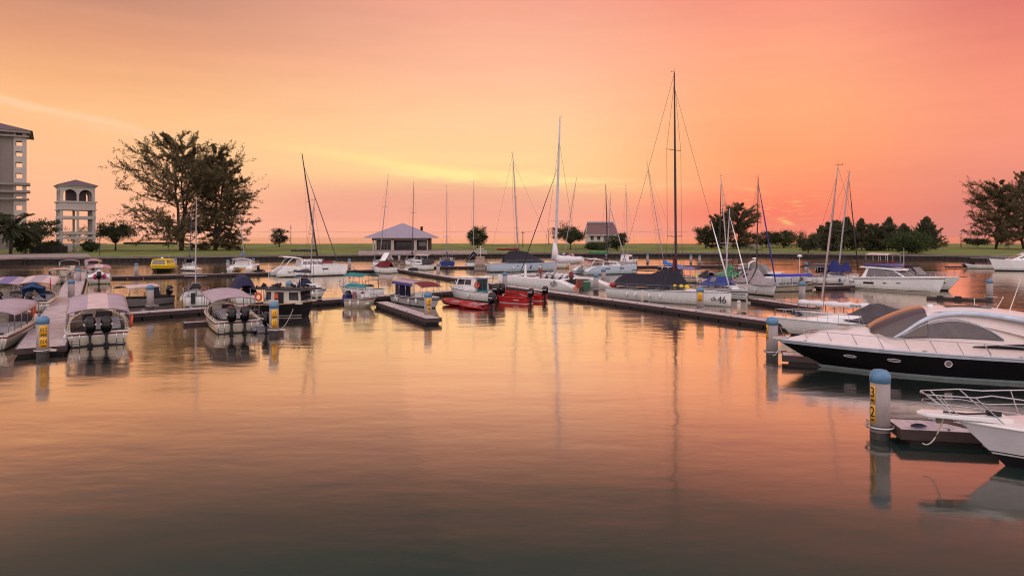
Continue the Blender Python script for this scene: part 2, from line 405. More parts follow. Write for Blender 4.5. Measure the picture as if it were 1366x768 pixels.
# ------------------------------------------------------------------ buildings
def hip_roof(mb, x0, x1, y0, y1, ze, za, ov=1.0, ridge=.3, mi=0, th=.35):
    a = [(x0 - ov, y0 - ov), (x1 + ov, y0 - ov), (x1 + ov, y1 + ov), (x0 - ov, y1 + ov)]
    cx, cy = (x0 + x1) / 2, (y0 + y1) / 2; rx = (x1 - x0) / 2 * ridge
    v = [(p[0], p[1], ze) for p in a] + [(p[0], p[1], ze + th) for p in a] + [(cx - rx, cy, za), (cx + rx, cy, za)]
    mb.add(v, [(0, 1, 2, 3), (0, 1, 5, 4), (1, 2, 6, 5), (2, 3, 7, 6), (3, 0, 4, 7)], mi + 1)
    mb.add(v, [(4, 5, 9, 8), (5, 6, 9), (6, 7, 8, 9), (7, 4, 8)], mi)

def window(parent, x0, x1, y, z0, z1, frame=plaster, nx=1, ny=1, gl=None):
    mb = MB(); t = .12
    mb.box(x0, x1, y - .08, y + .05, z0, z0 + t); mb.box(x0, x1, y - .08, y + .05, z1 - t, z1)
    mb.box(x0, x0 + t, y - .078, y + .05, z0 + t, z1 - t); mb.box(x1 - t, x1, y - .078, y + .05, z0 + t, z1 - t)
    for k in range(1, nx):
        x = x0 + (x1 - x0) * k / nx; mb.box(x - .05, x + .05, y - .07, y + .05, z0 + t, z1 - t)
    f = mb.build('window', frame, parent)
    mb = MB(); mb.box(x0 + t, x1 - t, y - .02, y + .02, z0 + t, z1 - t); mb.build('pane', gl or glass, f)

def build_pavilion():
    Y0 = 262; x0, x1 = xat(495, Y0), xat(571, Y0); D = 15; W = x1 - x0
    r = empty('pavilion', ((x0 + x1) / 2, Y0, 1.8), label='low dark walled pavilion with a wide grey hipped roof on the quay', cat='pavilion')
    h = W / 2; ze = zat(317.5, Y0) - 1.8
    mb = MB(); mb.box(-h + 1.6, h - .4, 1.5, D, 0, ze); mb.build('wall', darkwall, r)
    mb = MB(); mb.box(-h + .2, h + .2, -1.2, D, 0.002, .25); mb.build('plinth', conc, r)
    mb = MB(); hip_roof(mb, -h, h, 0, D, ze, zat(298, 270) - 1.8, 2.2, .04); mb.build('roof', [rooft, mat('fascia', (172, 160, 166), .6)], r)
    mb = MB(); mb.box(-h + .3, h - .2, -.05, 1.5, ze - .9, ze - .02); mb.build('beam', plasterd, r)
    for px, w in ((498, .5), (501.5, .4), (523.5, 1.1), (554, 1.1), (570, .35)):
        x = xat(px, Y0) - (x0 + x1) / 2; mb = MB(); mb.box(x - w / 2, x + w / 2, -.1, .5, .25, ze - .92); mb.build('column', plaster, r)
    for a, b in ((503, 520), (528, 551), (558, 568)):
        xa, xb = xat(a, Y0) - (x0 + x1) / 2, xat(b, Y0) - (x0 + x1) / 2
        window(r, xa, xb, 1.4, (1.9 if a == 558 else .3), ze - 1.5, conc if a != 528 else darkwall, 4 if a != 558 else 1, gl=clearg if a == 558 else glass)
    mb = MB(); x = 6.5; mb.box(x, x + .9, D - 4, D - 3, ze + 2, ze + 4.6); mb.build('chimney', dconc, r)
build_pavilion()

def build_house():
    Y0 = 300; x0, x1 = xat(784, Y0), xat(822, Y0); W = x1 - x0; h = W / 2
    base = gz(Y0)
    r = empty('white_house', ((x0 + x1) / 2, Y0, base), label='two storey white house with brown tiled roof and balcony behind shrubs', cat='house')
    ze = zat(312, Y0) - base; za = zat(297.5, Y0) - base
    mb = MB(); mb.box(-h, h, 0, 10, 0, ze); mb.add([(-h, 0, ze), (-h, 10, ze), (-h, 5, za - .4), (h, 0, ze), (h, 10, ze), (h, 5, za - .4)], [(0, 1, 2), (3, 4, 5)]); mb.build('wall', mat('cream_wall', (214, 204, 190), .8, dirt=.1), r)
    mb = MB()
    for s in (0, 1):
        ya, yb = (-1.6, 5) if s == 0 else (11.6, 5)
        v = [(-h - .8, ya, ze - .7), (h + 1.2, ya, ze - .7), (h - .6, yb, za), (-h + .3, yb, za)]
        v2 = [(a, b, c + .3) for a, b, c in v]
        mb.add(v + v2, [(0, 1, 2, 3), (0, 1, 5, 4), (1, 2, 6, 5), (3, 0, 4, 7)], 1); mb.add(v2, [(0, 1, 2, 3)], 0)
    mb.build('roof', [roofbr, mat('white_fascia', (200, 192, 190), .6)], r)
    mb = MB(); mb.box(-h + .3, h - .6, 4.2, 5.8, za + .1, za + .75); mb.build('ridge_cap', mat('ridge', (170, 160, 166), .6), r)
    mb = MB(); mb.box(-h - .3, h + .3, -2, 0, 3.0, 3.25)
    mb.box(-h - .3, h + .3, -2, -1.9, 3.9, 4.05)
    for k in range(18): x = -h - .2 + k * (W + .4) / 17; mb.box(x - .05, x + .05, -1.98, -1.92, 3.25, 3.9)
    mb.build('balcony', plaster, r)
    for k in range(4):
        x = -h + 1.2 + k * W / 4.3
        window(r, x, x + 1.5, -.02, 3.5, 5.6, plaster, 2); window(r, x, x + 1.6, -.02, .4, 2.5, plaster, 2)
build_house()

def build_tower():
    Y0 = 255; base = gz(Y0); xc = xat(101, Y0 + 6)
    r = empty('lookout_tower', (xc, Y0 + 6, base), math.radians(40), 'open framed white tower with twin arches under a small pyramid roof', 'tower')
    s = 5.2; Z = lambda py: zat(py, Y0) - base
    cols = [(-s, -s), (0, -s), (s, -s), (-s, s), (0, s), (s, s), (-s, 0), (s, 0)]
    zb = Z(280)
    for i, (x, y) in enumerate(cols):
        mb = MB(); w = .5 if i not in (1, 4, 6, 7) else .38
        mb.box(x - w, x + w, y - w, y + w, 0, zb); mb.build('column', plaster, r, bevel=.06)
    for py, t in ((290, .55), (311, .5), (317.5, .45)):
        z = Z(py); mb = MB(); e = s + .62
        mb.box(-e, e, -e, -s + .58, z - t, z + t); mb.box(-e, e, s - .58, e, z - t, z + t)
        mb.box(-e, -s + .58, -s + .58, s - .58, z - t, z + t); mb.box(s - .58, e, -s + .58, s - .58, z - t, z + t)
        mb.build('beam', plaster, r)
    mb = MB(); mb.box(-s - .9, s + .9, -s - .9, s + .9, zb, zb + .35); mb.box(-s - .6, s + .6, -s - .6, s + .6, zb + .35, Z(270)); mb.box(-s - 1, s + 1, -s - 1, s + 1, Z(270), Z(268)); mb.build('parapet', plaster, r)
    z0 = Z(268) + .002; z1 = Z(249.5)
    # arcade, four sides
    for side in range(4):
        mb = MB(); R = Matrix.Rotation(side * math.pi / 2, 3, 'Z')
        def P(x, y, z): return R @ Vector((x, y, z))
        zs = z0 + (z1 - z0) * .42
        def bx(xa, xb, za, zc, ya=-s - .35, yb=-s + .35):
            v = [P(x, y, z) for z in (za, zc) for y in (ya, yb) for x in (xa, xb)]
            mb.add(v, [(0, 2, 3, 1), (4, 5, 7, 6), (0, 1, 5, 4), (2, 6, 7, 3), (0, 4, 6, 2), (1, 3, 7, 5)])
        bx(-s - .35, -s + .55, z0, z1); bx(-.35, .35, z0, z1); bx(s - .55, s - .36, z0, z1)
        for xa, xb in ((-s + .55, -.35), (.35, s - .55)):
            c = (xa + xb) / 2; rad = (xb - xa) / 2; n = 12; fr, bk, tf, tb = [], [], [], []
            for k in range(n + 1):
                a = math.pi - math.pi * k / n; x = c + rad * math.cos(a); z = zs + min(rad, z1 - zs - .3) * math.sin(a)
                fr.append(P(x, -s - .35, z)); bk.append(P(x, -s + .35, z)); tf.append(P(x, -s - .35, z1)); tb.append(P(x, -s + .35, z1))
            mb.loft([tf, fr], smooth=False); mb.loft([fr, bk], smooth=False); mb.loft([bk, tb], smooth=False)
        mb.build('arcade', plaster, r)
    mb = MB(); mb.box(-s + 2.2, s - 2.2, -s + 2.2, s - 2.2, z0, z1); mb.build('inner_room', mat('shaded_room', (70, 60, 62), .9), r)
    mb = MB(); mb.box(-s - .7, s + .7, -s - .7, s + .7, z1, Z(247.5)); mb.build('cornice', plaster, r)
    mb = MB(); hip_roof(mb, -s, s, -s, s, Z(247.5) + .002, Z(238), 1.3, 0.02, th=.3); mb.build('roof', [mat('dark_roof', (96, 76, 82), .8), plasterd], r)
    mb = MB(); mb.box(-s - 3, s + 4, -s - 2, -s - 1.5, 2.6, 3.1); mb.build('lower_canopy', plaster, r)
    for x in (-3.2, 5.2):
        mb = MB(); mb.box(x - .8, x + .8, -s - 4, -s - 2.6, 0, 2.6); mb.build('gate_pier', plaster, r)
build_tower()

def build_hotel():
    Y0 = 290; base = gz(290); xc = xat(36, Y0)
    r = empty('tall_hotel', (xc, Y0, base), math.radians(34), label='tall pale plastered hotel block rising at the far left edge', cat='hotel')
    Z = lambda py: zat(py, Y0) - base; W = 60
    zt = Z(176)
    mb = MB(); mb.box(-W, -3.4, 0, 20, 0, zt); mb.box(-W, -7.5, -.9, 0, 0, zt); mb.build('wall', plasterd, r)
    mb = MB()
    for py, t, o in ((177, .5, .9), (183, .35, .5), (246, .5, .8), (256, .45, .8), (266, .3, .5)):
        z = Z(py); mb.box(-W, o, -.9 - o, -.902, z - t, z + t); mb.box(-3.4 + .002, o, -.9, 4.2, z - t + .004, z + t - .004)
    mb.build('cornice', mat('cornice', (136, 124, 120), .8), r)
    # corner bay with open windows through which the sky shows
    mb = MB(); mb.box(-3.4, -2.9, -.4, 3.6, 0, zt); mb.box(-1.2, -.2, -.4, 3.6, 0, zt)
    lv = [183, 197, 211, 225.5, 240, 256, 268, 282, 296, 310]
    for py in lv: z = Z(py); mb.box(-2.901, -1.199, -.4, 3.6, z - 1.9, z + .5)
    mb.build('corner_bay', plaster, r)
    mb = MB(); v = [(-W, -2, zt + .2), (1.5, -2, zt + .2), (1.5, 22, zt + .2), (-W, 22, zt + .2), (-W, 10, Z(140)), (-12, 10, Z(157))]
    mb.add(v, [(0, 1, 2, 3), (0, 1, 5, 4), (1, 2, 5), (2, 3, 4, 5)]); mb.build('roof', mat('dark_roof', (96, 76, 82), .8), r); r.scale = (1.35, 1.35, 1)
build_hotel()

def build_small_structures():
    # low white fence
    Y0 = 300; xa, xb = xat(980, Y0), xat(1012, Y0)
    r = empty('white_fence', (xa, Y0, gz(Y0)), label='short white picket fence on the lawn before the big tree', cat='fence')
    mb = MB(); W = xb - xa; mb.box(0, W, 0, .1, .4, .6); mb.box(0, W, 0, .1, 1.5, 1.7); mb.build('fence_rail', plaster, r)
    mb = MB()
    for k in range(28): x = k * W / 27; mb.box(x - .12, x + .12, -.12, -.002, 0, 2.0)
    mb.build('pickets', plaster, r)
    # low wall at the sea side, left
    Y0 = 400; xa, xb = xat(165, Y0), xat(236, Y0)
    mb = MB(); mb.box(0, xb - xa, 0, .8, 0, 1.4)
    for k in range(14): mb.box(k * 2.2, k * 2.2 + .4, -.2, 0, 0, 1.5)
    tag(mb.build('stone_wall', dconc, loc=(xa, Y0, gz(Y0) - .2)), 'low grey stone wall along the sea side beyond the left lawn', 'wall')
    # low planter wall behind promenade
    Y0 = 232; xa, xb = xat(40, Y0), xat(86, Y0)
    mb = MB(); mb.box(0, xb - xa, 0, .6, 0, 2.2)
    for k in range(5): mb.box(k * 2.9, k * 2.9 + .7, -.3, .8, 0, 2.5)
    tag(mb.build('garden_wall', dconc, loc=(xa, Y0, 1.6)), 'dim garden wall with piers beside the base of the tower', 'wall')
    # utility poles
    pol = [(388, 300, 390, 'behind the round tree left of the catamaran mast'), (562, 311, 350, 'rising just behind the pavilion roof'), (697.5, 308, 330, 'standing in the lawn right of the charcoal covered sloop'),
           (732, 306, 380, 'on the far shore left of the bushy tree beside the house'), (943, 303, 390, 'leaning on the shore left of the tall tree'), (1282, 315, 330, 'standing alone on the right lawn near the spreading tree')]
    for i, (px, py, Y, wh) in enumerate(pol):
        z = gz(Y); top = zat(py, Y) - z; lean = .6 if px == 943 else 0
        r = empty('utility_pole', (xat(px, Y), Y, z), label='thin dark utility pole ' + wh, cat='pole', group='utility poles on the shore')
        mb = MB(); mb.tube((0, 0, 0), (lean, 0, top), .22, .15, 6); mb.build('pole', alud, r)
        mb = MB(); mb.box(-.9 + lean, .9 + lean, -.08, .08, top * .86, top * .86 + .2); mb.build('crossarm', alud, r)
    # wires along the shore
    mb = MB(); P = []
    for i in range(0, 61):
        px = 330 + i * 10; P.append((xat(px, 392), 392, zat(308.5 + 1.5 * math.sin(i / 10 * math.pi) ** 2, 392)))
    mb.path(P, .05, 4); tag(mb.build('overhead_wire', wire), 'thin overhead wire strung along the shore behind the pavilion', 'wire')
    # lamp post by the tower
    Y = 200
    r = empty('lamp_post', (xat(133, Y), Y, 1.7), label='slim dark lamp post beside the promenade right of the tower', cat='lamp post')
    mb = MB(); mb.tube((0, 0, 0), (0, 0, 8.5), .12, .07); mb.build('post', alud, r)
    mb = MB(); mb.lathe([(.05, 8.5), (.35, 8.6), (.3, 8.9), (0, 9.1)], n=8); mb.build('lantern', alud, r)
build_small_structures()

# ------------------------------------------------------------------ trees
def leafmat(name, a, b):
    m = bpy.data.materials.new(name); m.use_nodes = True; nt = m.node_tree; N = nt.nodes.new; L = nt.links.new
    bs = nt.nodes['Principled BSDF']; bs.inputs['Roughness'].default_value = .7; bs.inputs['Specular IOR Level'].default_value = .2
    tc = N('ShaderNodeTexCoord'); n = N('ShaderNodeTexNoise'); n.inputs['Scale'].default_value = .35; n.inputs['Detail'].default_value = 5; L(tc.outputs['Object'], n.inputs['Vector'])
    r = N('ShaderNodeValToRGB'); r.color_ramp.elements[0].position = .35; r.color_ramp.elements[1].position = .68
    r.color_ramp.elements[0].color = a + (1,); r.color_ramp.elements[1].color = b + (1,); L(n.outputs[0], r.inputs[0]); L(r.outputs[0], bs.inputs['Base Color'])
    tr = N('ShaderNodeBsdfTranslucent'); L(r.outputs[0], tr.inputs[0]); mx = N('ShaderNodeMixShader'); mx.inputs[0].default_value = .4
    L(bs.outputs[0], mx.inputs[1]); L(tr.outputs[0], mx.inputs[2]); L(mx.outputs[0], nt.nodes['Material Output'].inputs[0])
    return m
lf_cas = leafmat('casuarina_foliage', (.075, .062, .032), (.20, .155, .08))
lf_con = leafmat('conifer_foliage', (.06, .066, .038), (.16, .15, .08))
lf_grn = leafmat('green_foliage', (.035, .055, .022), (.10, .12, .045))
lf_drk = leafmat('dark_foliage', (.036, .048, .024), (.10, .105, .048))
bark = mat('bark', (70, 54, 46), .9, var=.25, scale=2, bump=.5, bscale=8)

def leaves_obj(name, P, D, ln, wd, m, parent, rng):
    n = len(P); D = D / (np.linalg.norm(D, axis=1, keepdims=True) + 1e-9)
    r = rng.normal(size=(n, 3)); S = np.cross(D, r); S /= (np.linalg.norm(S, axis=1, keepdims=True) + 1e-9)
    l = (ln * rng.uniform(.6, 1.3, (n, 1))) / 2; w = (wd * rng.uniform(.6, 1.4, (n, 1))) / 2
    V = np.stack([P - D * l, P + S * w, P + D * l, P - S * w], 1).reshape(-1, 3)
    me = bpy.data.meshes.new(name); me.vertices.add(4 * n); me.vertices.foreach_set('co', V.ravel())
    me.loops.add(4 * n); me.loops.foreach_set('vertex_index', np.arange(4 * n, dtype=np.int32))
    me.polygons.add(n); me.polygons.foreach_set('loop_start', np.arange(0, 4 * n, 4, dtype=np.int32)); me.polygons.foreach_set('loop_total', np.full(n, 4, dtype=np.int32))
    me.materials.append(m); me.update(calc_edges=True)
    o = bpy.data.objects.new(name, me); C.objects.link(o); o.parent = parent; return o

def unit(v): return v / (np.linalg.norm(v) + 1e-9)

def make_tree(name, x, Y, base, h, w, kind, label, cat='tree', group=None, seed=1, m=None, lean=0.0, dens=1.0, skirt=.12):
    rng = np.random.default_rng(seed)
    r = empty(name, (x, Y, base), label=label, cat=cat, group=group)
    tr = MB(); P = []; D = []
    def spray(p0, p1, n, spread, up=0.0):
        t = rng.uniform(0, 1, (n, 1)); c = p0 + (p1 - p0) * t + rng.normal(size=(n, 3)) * spread
        d = unit(p1 - p0) + rng.normal(size=(n, 3)) * .55; d[:, 2] += up
        P.append(c); D.append(d)
    if kind == 'casuarina':
        stems = 3
        for s in range(stems):
            a0 = rng.uniform(-math.pi, math.pi); top = np.array([math.cos(a0) * w * .12 * (s > 0) + lean * w, math.sin(a0) * w * .1, h * (1 - .1 * s)])
            pts = [np.array([0, 0, 0.]) + unit(top) * 0 + (top * np.array([1, 1, 1])) * (k / 8.) + rng.normal(size=3) * np.array([.4, .4, 0]) * (k > 0) for k in range(9)]
            tr.path([tuple(p) for p in pts], [max(.06, h * .016 * (1 - k / 8.5)) for k in range(9)], 6)
            nb = int(30 * dens)
            for b in range(nb):
                t = skirt + (1 - skirt) * (b + rng.uniform()) / nb * .97; i = min(7, int(t * 8)); p0 = pts[i] + (pts[i + 1] - pts[i]) * (t * 8 - i)
                az = rng.uniform(-math.pi, math.pi)
                env = (w / 2) * (math.sin(math.pi * min(1, (t * .78 + .22))) ** .6) * rng.uniform(.55, 1.12)
                el = rng.uniform(-.15 if t < .35 else .15, .6) + .35 * t
                d = np.array([math.cos(az) * math.cos(el), math.sin(az) * math.cos(el), math.sin(el)])
                L_ = env / max(.5, math.cos(el)) * (.75 if t > .8 else 1)
                if (p0 + d * L_)[2] > h * 1.02: L_ = (h * 1.02 - p0[2]) / max(.15, d[2])
                L_ = min(L_, w * .62)
                q = [p0 + d * L_ * k / 5. + np.array([0, 0, -.10 * L_ * (k / 5.) ** 2]) + rng.normal(size=3) * .03 * L_ * (k > 0) for k in range(6)]
                tr.path([tuple(v) for v in q], [max(.03, h * .0045 * (1 - k / 6.)) for k in range(6)], 4)
                for j in range(10):
                    k = rng.uniform(.25, 1) * 5; kk = min(4, int(k)); s0 = q[kk] + (q[kk + 1] - q[kk]) * (k - kk)
                    dd = unit(d + rng.normal(size=3) * .65 + np.array([0, 0, .1])); ll = L_ * rng.uniform(.14, .34)
                    s1 = s0 + dd * ll; spray(s0, s1, int(34 * dens), .03 * ll + .16, -.1)
                spray(q[4], q[5] + (q[5] - q[4]) * .4, int(26 * dens), .2, -.1)
        ln, wd = max(.7, h * .028), max(.16, h * .0052)
    elif kind == 'conifer':
        tr.path([(0, 0, 0), (0, 0, h * .5), (lean * h, 0, h)], [h * .016, h * .01, .04], 6)
        nb = int(95 * dens)
        for b in range(nb):
            t = .03 + .95 * (b / nb) ** .9; az = b * 2.399 + rng.uniform(-.3, .3)
            Rr = (w / 2) * (1.05 - t) ** 1.1 * rng.uniform(.55, 1.3) + .15; el = rng.uniform(.1, .4) + .75 * t
            p0 = np.array([lean * h * max(0, (t - .5) * 2), 0, t * h]); d = np.array([math.cos(az) * math.cos(el), math.sin(az) * math.cos(el), math.sin(el)])
            p1 = p0 + d * Rr
            tr.tube(tuple(p0), tuple(p1), .07, .02, 4)
            for j in range(5):
                s0 = p0 + (p1 - p0) * rng.uniform(.25, 1); dd = unit(d + rng.normal(size=3) * .5 + np.array([0, 0, .1])); spray(s0, s0 + dd * Rr * rng.uniform(.2, .38), 16, .12 + Rr * .03, .25)
            spray(p0 + (p1 - p0) * .5, p1 + d * Rr * .3 + np.array([0, 0, .5]), 26, .14, .2)
        ln, wd = 1.3, .26
    elif kind in ('round', 'umbrella'):
        lobes = [(rng.uniform(-math.pi, math.pi), rng.uniform(-.3, .9), rng.uniform(.72, 1.12)) for _ in range(9)]
        th = h * (.25 if kind == 'round' else .35)
        tr.path([(0, 0, 0), (.1, 0, th * .6), (0, .1, h * .6)], [h * .03, h * .022, h * .01], 6)
        nb = int((70 if kind == 'round' else 46) * dens)
        for b in range(nb):
            u = rng.normal(size=3); u /= np.linalg.norm(u)
            if kind == 'umbrella': u[2] = abs(u[2]) * .55 + rng.choice([-.1, .15, .45])
            rad = rng.uniform(.35, 1.0) ** .6
            lb = min(lobes, key=lambda q: abs(math.atan2(math.sin(math.atan2(u[1], u[0]) - q[0]), math.cos(math.atan2(u[1], u[0]) - q[0]))) + abs(u[2] - q[1])); rad *= lb[2]
            cz = h * (.55 if kind == 'round' else .5)
            c = np.array([u[0] * w / 2 * rad, u[1] * w / 2 * rad, cz + u[2] * (h - cz) * rad * (1 if kind == 'round' or u[2] > 0 else .5)])
            if c[2] < h * skirt: c[2] = h * skirt * (1 + rng.uniform(0, .6))
            if kind == 'umbrella' or b % 3 == 0: tr.path([(0, 0, th * .7), tuple(c * np.array([.5, .5, 1]) * np.array([1, 1, .8])), tuple(c)], [h * .012, h * .007, .04], 4)
            cr = w * rng.uniform(.05, .13) * (1 if kind == 'round' else .9)
            n = int(75 * dens); e = rng.normal(size=(n, 3)) * cr * np.array([.75, .75, .5]); P.append(c + e); D.append(rng.normal(size=(n, 3)))
        ln, wd = max(.45, h * .05), max(.3, h * .03)
    elif kind == 'palm':
        tr.path([(0, 0, 0), (.3, 0, h * .35), (.1, 0, h * .6)], [.5, .4, .35], 8)
        for b in range(46):
            az = b * 2.4; el = rng.uniform(-.1, 1.2); L_ = w / 2 * rng.uniform(.8, 1.1)
            p = np.array([.1, 0, h * .6]); d = np.array([math.cos(az) * math.cos(el), math.sin(az) * math.cos(el), math.sin(el)]); q = [p]
            for k in range(7): q.append(q[-1] + d * L_ / 6); d = unit(d + np.array([0, 0, -.2]))
            tr.path([tuple(v) for v in q], .05, 4)
            for k in range(1, 7):
                n = 26; t = rng.uniform(0, 1, (n, 1)); c = q[k] + (q[k + 1] - q[k]) * t; sd = unit(np.cross(d, [0, 0, 1.])) * rng.choice([-1, 1], (n, 1))
                dd = unit(q[k + 1] - q[k]) * .7 + sd + np.array([0, 0, -.5]); P.append(c + dd * .5); D.append(dd)
        ln, wd = 1.5, .16
    tr.build('trunk', bark, r)
    leaves_obj('crown', np.concatenate(P), np.concatenate(D), ln, wd, m or lf_drk, r, rng)
    return r

def T(px, pybase, pytop, wpx, kind, label, seed, m=None, Y=None, **k):
    """tree by its place on the shore; trunk foot at distance Y"""
    if Y is None: Y = 260
    base = gz(Y) if Y > 215 else 1.6
    sc_ = Y / F
    return make_tree(k.pop('name', {'casuarina': 'feathery_tree', 'conifer': 'conifer_tree', 'round': 'leafy_tree', 'umbrella': 'spreading_tree', 'palm': 'palm_tree'}[kind]), xat(px, Y), Y, base - .05, zat(pytop, Y) - base, wpx * sc_, kind, label, seed=seed, m=m, **k)

T(242, 0, 184, 166, 'casuarina', 'tallest feathery tree on the left lawn, reaching far toward the tower', 3, lf_cas, 265, lean=-.05, dens=1.2, skirt=.06)
T(287, 0, 197, 84, 'casuarina', 'feathery tree with dense low skirt, right half of the big left clump', 11, lf_cas, 272, lean=.05, dens=1.2, skirt=.03)
T(14, 0, 287, 66, 'palm', 'dark green drooping palm beneath the hotel wall', 4, lf_drk, 216, cat='palm')
T(-16, 0, 282, 62, 'palm', 'dark palm cut by the left picture edge under the hotel', 14, lf_drk, 212, cat='palm')
T(34, 0, 300, 40, 'round', 'dark shrub filling the gap between palm and open branched tree', 41, lf_drk, 226, cat='shrub', skirt=.02, dens=1.3)
T(66, 0, 321, 30, 'round', 'low shrub behind the garden wall left of the tower', 42, lf_drk, 246, cat='shrub', skirt=.02)
T(121, 0, 323, 22, 'round', 'low shrub at the right foot of the tower', 43, lf_grn, 246, cat='shrub', skirt=.02)
T(50, 0, 289, 56, 'umbrella', 'open branched tree between the palm and the tower', 5, lf_drk, 238)
T(104, 0, 301, 40, 'round', 'small dark tree seen through the open tower frame', 25, lf_drk, 330, dens=.6)
T(154, 0, 294, 58, 'umbrella', 'low spreading tree just right of the tower', 6, lf_drk, 268, dens=1.3)
T(372.5, 0, 303.5, 26, 'round', 'small round lone tree left of the catamaran mast', 7, lf_drk, 330, dens=.9, skirt=.2)
T(637, 0, 301.5, 27, 'round', 'neat round lone tree right of the pavilion', 8, lf_grn, 300, dens=1.3, skirt=.2)
T(761, 0, 301, 44, 'umbrella', 'bushy tree with spiky outline left of the white house', 9, lf_drk, 285, dens=1.6)
T(823, 0, 308, 30, 'round', 'dark shrub covering the right corner of the white house', 10, lf_drk, 262, cat='shrub', skirt=.08)
T(796, 0, 325, 30, 'round', 'low hedge bush before the white house', 12, lf_grn, 280, cat='shrub', skirt=.05)
T(985, 0, 272, 58, 'casuarina', 'tall dark feathery tree behind the white picket fence', 13, lf_cas, 300, dens=1.2, skirt=.05)
T(958, 0, 287, 34, 'casuarina', 'slimmer feathery tree at the left foot of the tall dark one', 23, lf_cas, 304, dens=1.0, skirt=.05)
T(941, 0, 300, 28, 'round', 'round dark bush at the left end of the middle tree clump', 15, lf_drk, 302)
T(1022, 0, 306, 34, 'round', 'rounded tree right of the picket fence', 16, lf_drk, 320, dens=1.1)
T(1045, 0, 306.5, 38, 'round', 'broad rounded light green tree beyond the furled blue sail', 17, lf_grn, 310, dens=1.2)
T(1078, 0, 311, 34, 'round', 'rounded dark bush near the seawall behind the leaning mast', 18, lf_drk, 236, cat='bush', skirt=.04)
con = [(1096, 300, 30, 20), (1112, 292, 36, 21), (1130, 289, 38, 22), (1149, 291, 38, 26), (1168, 297, 36, 27), (1186, 290, 40, 24), (1205, 298, 36, 28)]
where = ['leftmost and lowest of the dark conifer row', 'second conifer of the row, behind the leaning mast', 'tallest conifer of the row, right of the white mast', 'pointed conifer in the middle of the row', 'shorter conifer just right of the row middle', 'tall conifer behind the pale green bush', 'last conifer of the row, above the pale bush shoulder']
for (px, top, w, sd_), wh in zip(con, where): T(px, 0, top + 3, w * .95, ('casuarina' if sd_ % 2 else 'conifer'), wh, sd_, lf_con, 262 + (sd_ % 3) * 7, dens=1.0, skirt=.02, name='conifer_tree', group='dark conifer row on the right shore')
T(1236, 0, 292, 44, 'conifer', 'single spiky conifer standing right of the pale green bush', 29, lf_con, 262, dens=1.4)
T(1212, 0, 308, 52, 'round', 'pale green round bush at the seawall behind the motor yacht', 30, lf_grn, 224, cat='bush', skirt=.02, dens=1.5)
T(1304, 0, 318, 36, 'umbrella', 'low flat topped tree alone on the right lawn', 31, lf_drk, 320, dens=1.2)
T(1328, 0, 243, 80, 'casuarina', 'large feathery tree with leftward branches at the right edge', 32, lf_cas, 290, dens=1.2, lean=.02)
T(1366, 0, 230, 80, 'casuarina', 'tallest feathery tree, half cut by the right picture edge', 33, lf_cas, 295, dens=1.2)
T(1440, 0, 240, 80, 'casuarina', 'feathery tree beyond the right picture edge', 34, lf_cas, 300, dens=.8) if False else None
# ------------------------------------------------------------------ piles and pontoons
pile_c = mat('pile_concrete', (158, 146, 144), .85, var=.14, scale=2.5, bump=.35, bscale=14, stretch=(1, 1, .25), dirt=.45)
pile_wet = mat('pile_wet_growth', (44, 38, 34), .5, var=.4, scale=6, bump=.8, bscale=20)
capb = mat('pile_cap_blue', (88, 128, 160), .5, var=.15, scale=3, dirt=.35)
deckm = None
def deck_material():
    m = bpy.data.materials.new('weathered_decking'); m.use_nodes = True; nt = m.node_tree; N = nt.nodes.new; L = nt.links.new
    b = nt.nodes['Principled BSDF']; b.inputs['Roughness'].default_value = .38
    tc = N('ShaderNodeTexCoord'); wv = N('ShaderNodeTexWave'); wv.bands_direction = 'X'; wv.wave_profile = 'SAW'; wv.inputs['Scale'].default_value = 1.05; wv.inputs['Distortion'].default_value = 0
    L(tc.outputs['Object'], wv.inputs['Vector'])
    nz = N('ShaderNodeTexNoise'); nz.inputs['Scale'].default_value = 1.1; nz.inputs['Detail'].default_value = 7; nz.inputs['Roughness'].default_value = .65; L(tc.outputs['Object'], nz.inputs['Vector'])
    r = N('ShaderNodeValToRGB'); r.color_ramp.elements[0].position = .3; r.color_ramp.elements[1].position = .7
    r.color_ramp.elements[0].color = lin((150, 136, 142)) + (1,); r.color_ramp.elements[1].color = lin((205, 192, 196)) + (1,); L(nz.outputs[0], r.inputs[0])
    gap = N('ShaderNodeMapRange'); gap.inputs[1].default_value = 0; gap.inputs[2].default_value = .09; gap.inputs[3].default_value = .35; gap.inputs[4].default_value = 1; L(wv.outputs['Fac'], gap.inputs[0])
    mx = N('ShaderNodeMix'); mx.data_type = 'RGBA'; mx.blend_type = 'MULTIPLY'; mx.inputs[0].default_value = 1; L(r.outputs[0], mx.inputs[6]); L(gap.outputs[0], mx.inputs[7]); L(mx.outputs[2], b.inputs['Base Color'])
    bp = N('ShaderNodeBump'); bp.inputs['Strength'].default_value = .4; bp.inputs['Distance'].default_value = .02; L(gap.outputs[0], bp.inputs['Height']); L(bp.outputs[0], b.inputs['Normal'])
    return m
deckm = deck_material()
fascia = mat('timber_fascia', (62, 47, 46), .8, var=.3, scale=2, stretch=(1, 1, 4), dirt=.4)
floatm = mat('float_block', (30, 24, 25), .7, var=.3)

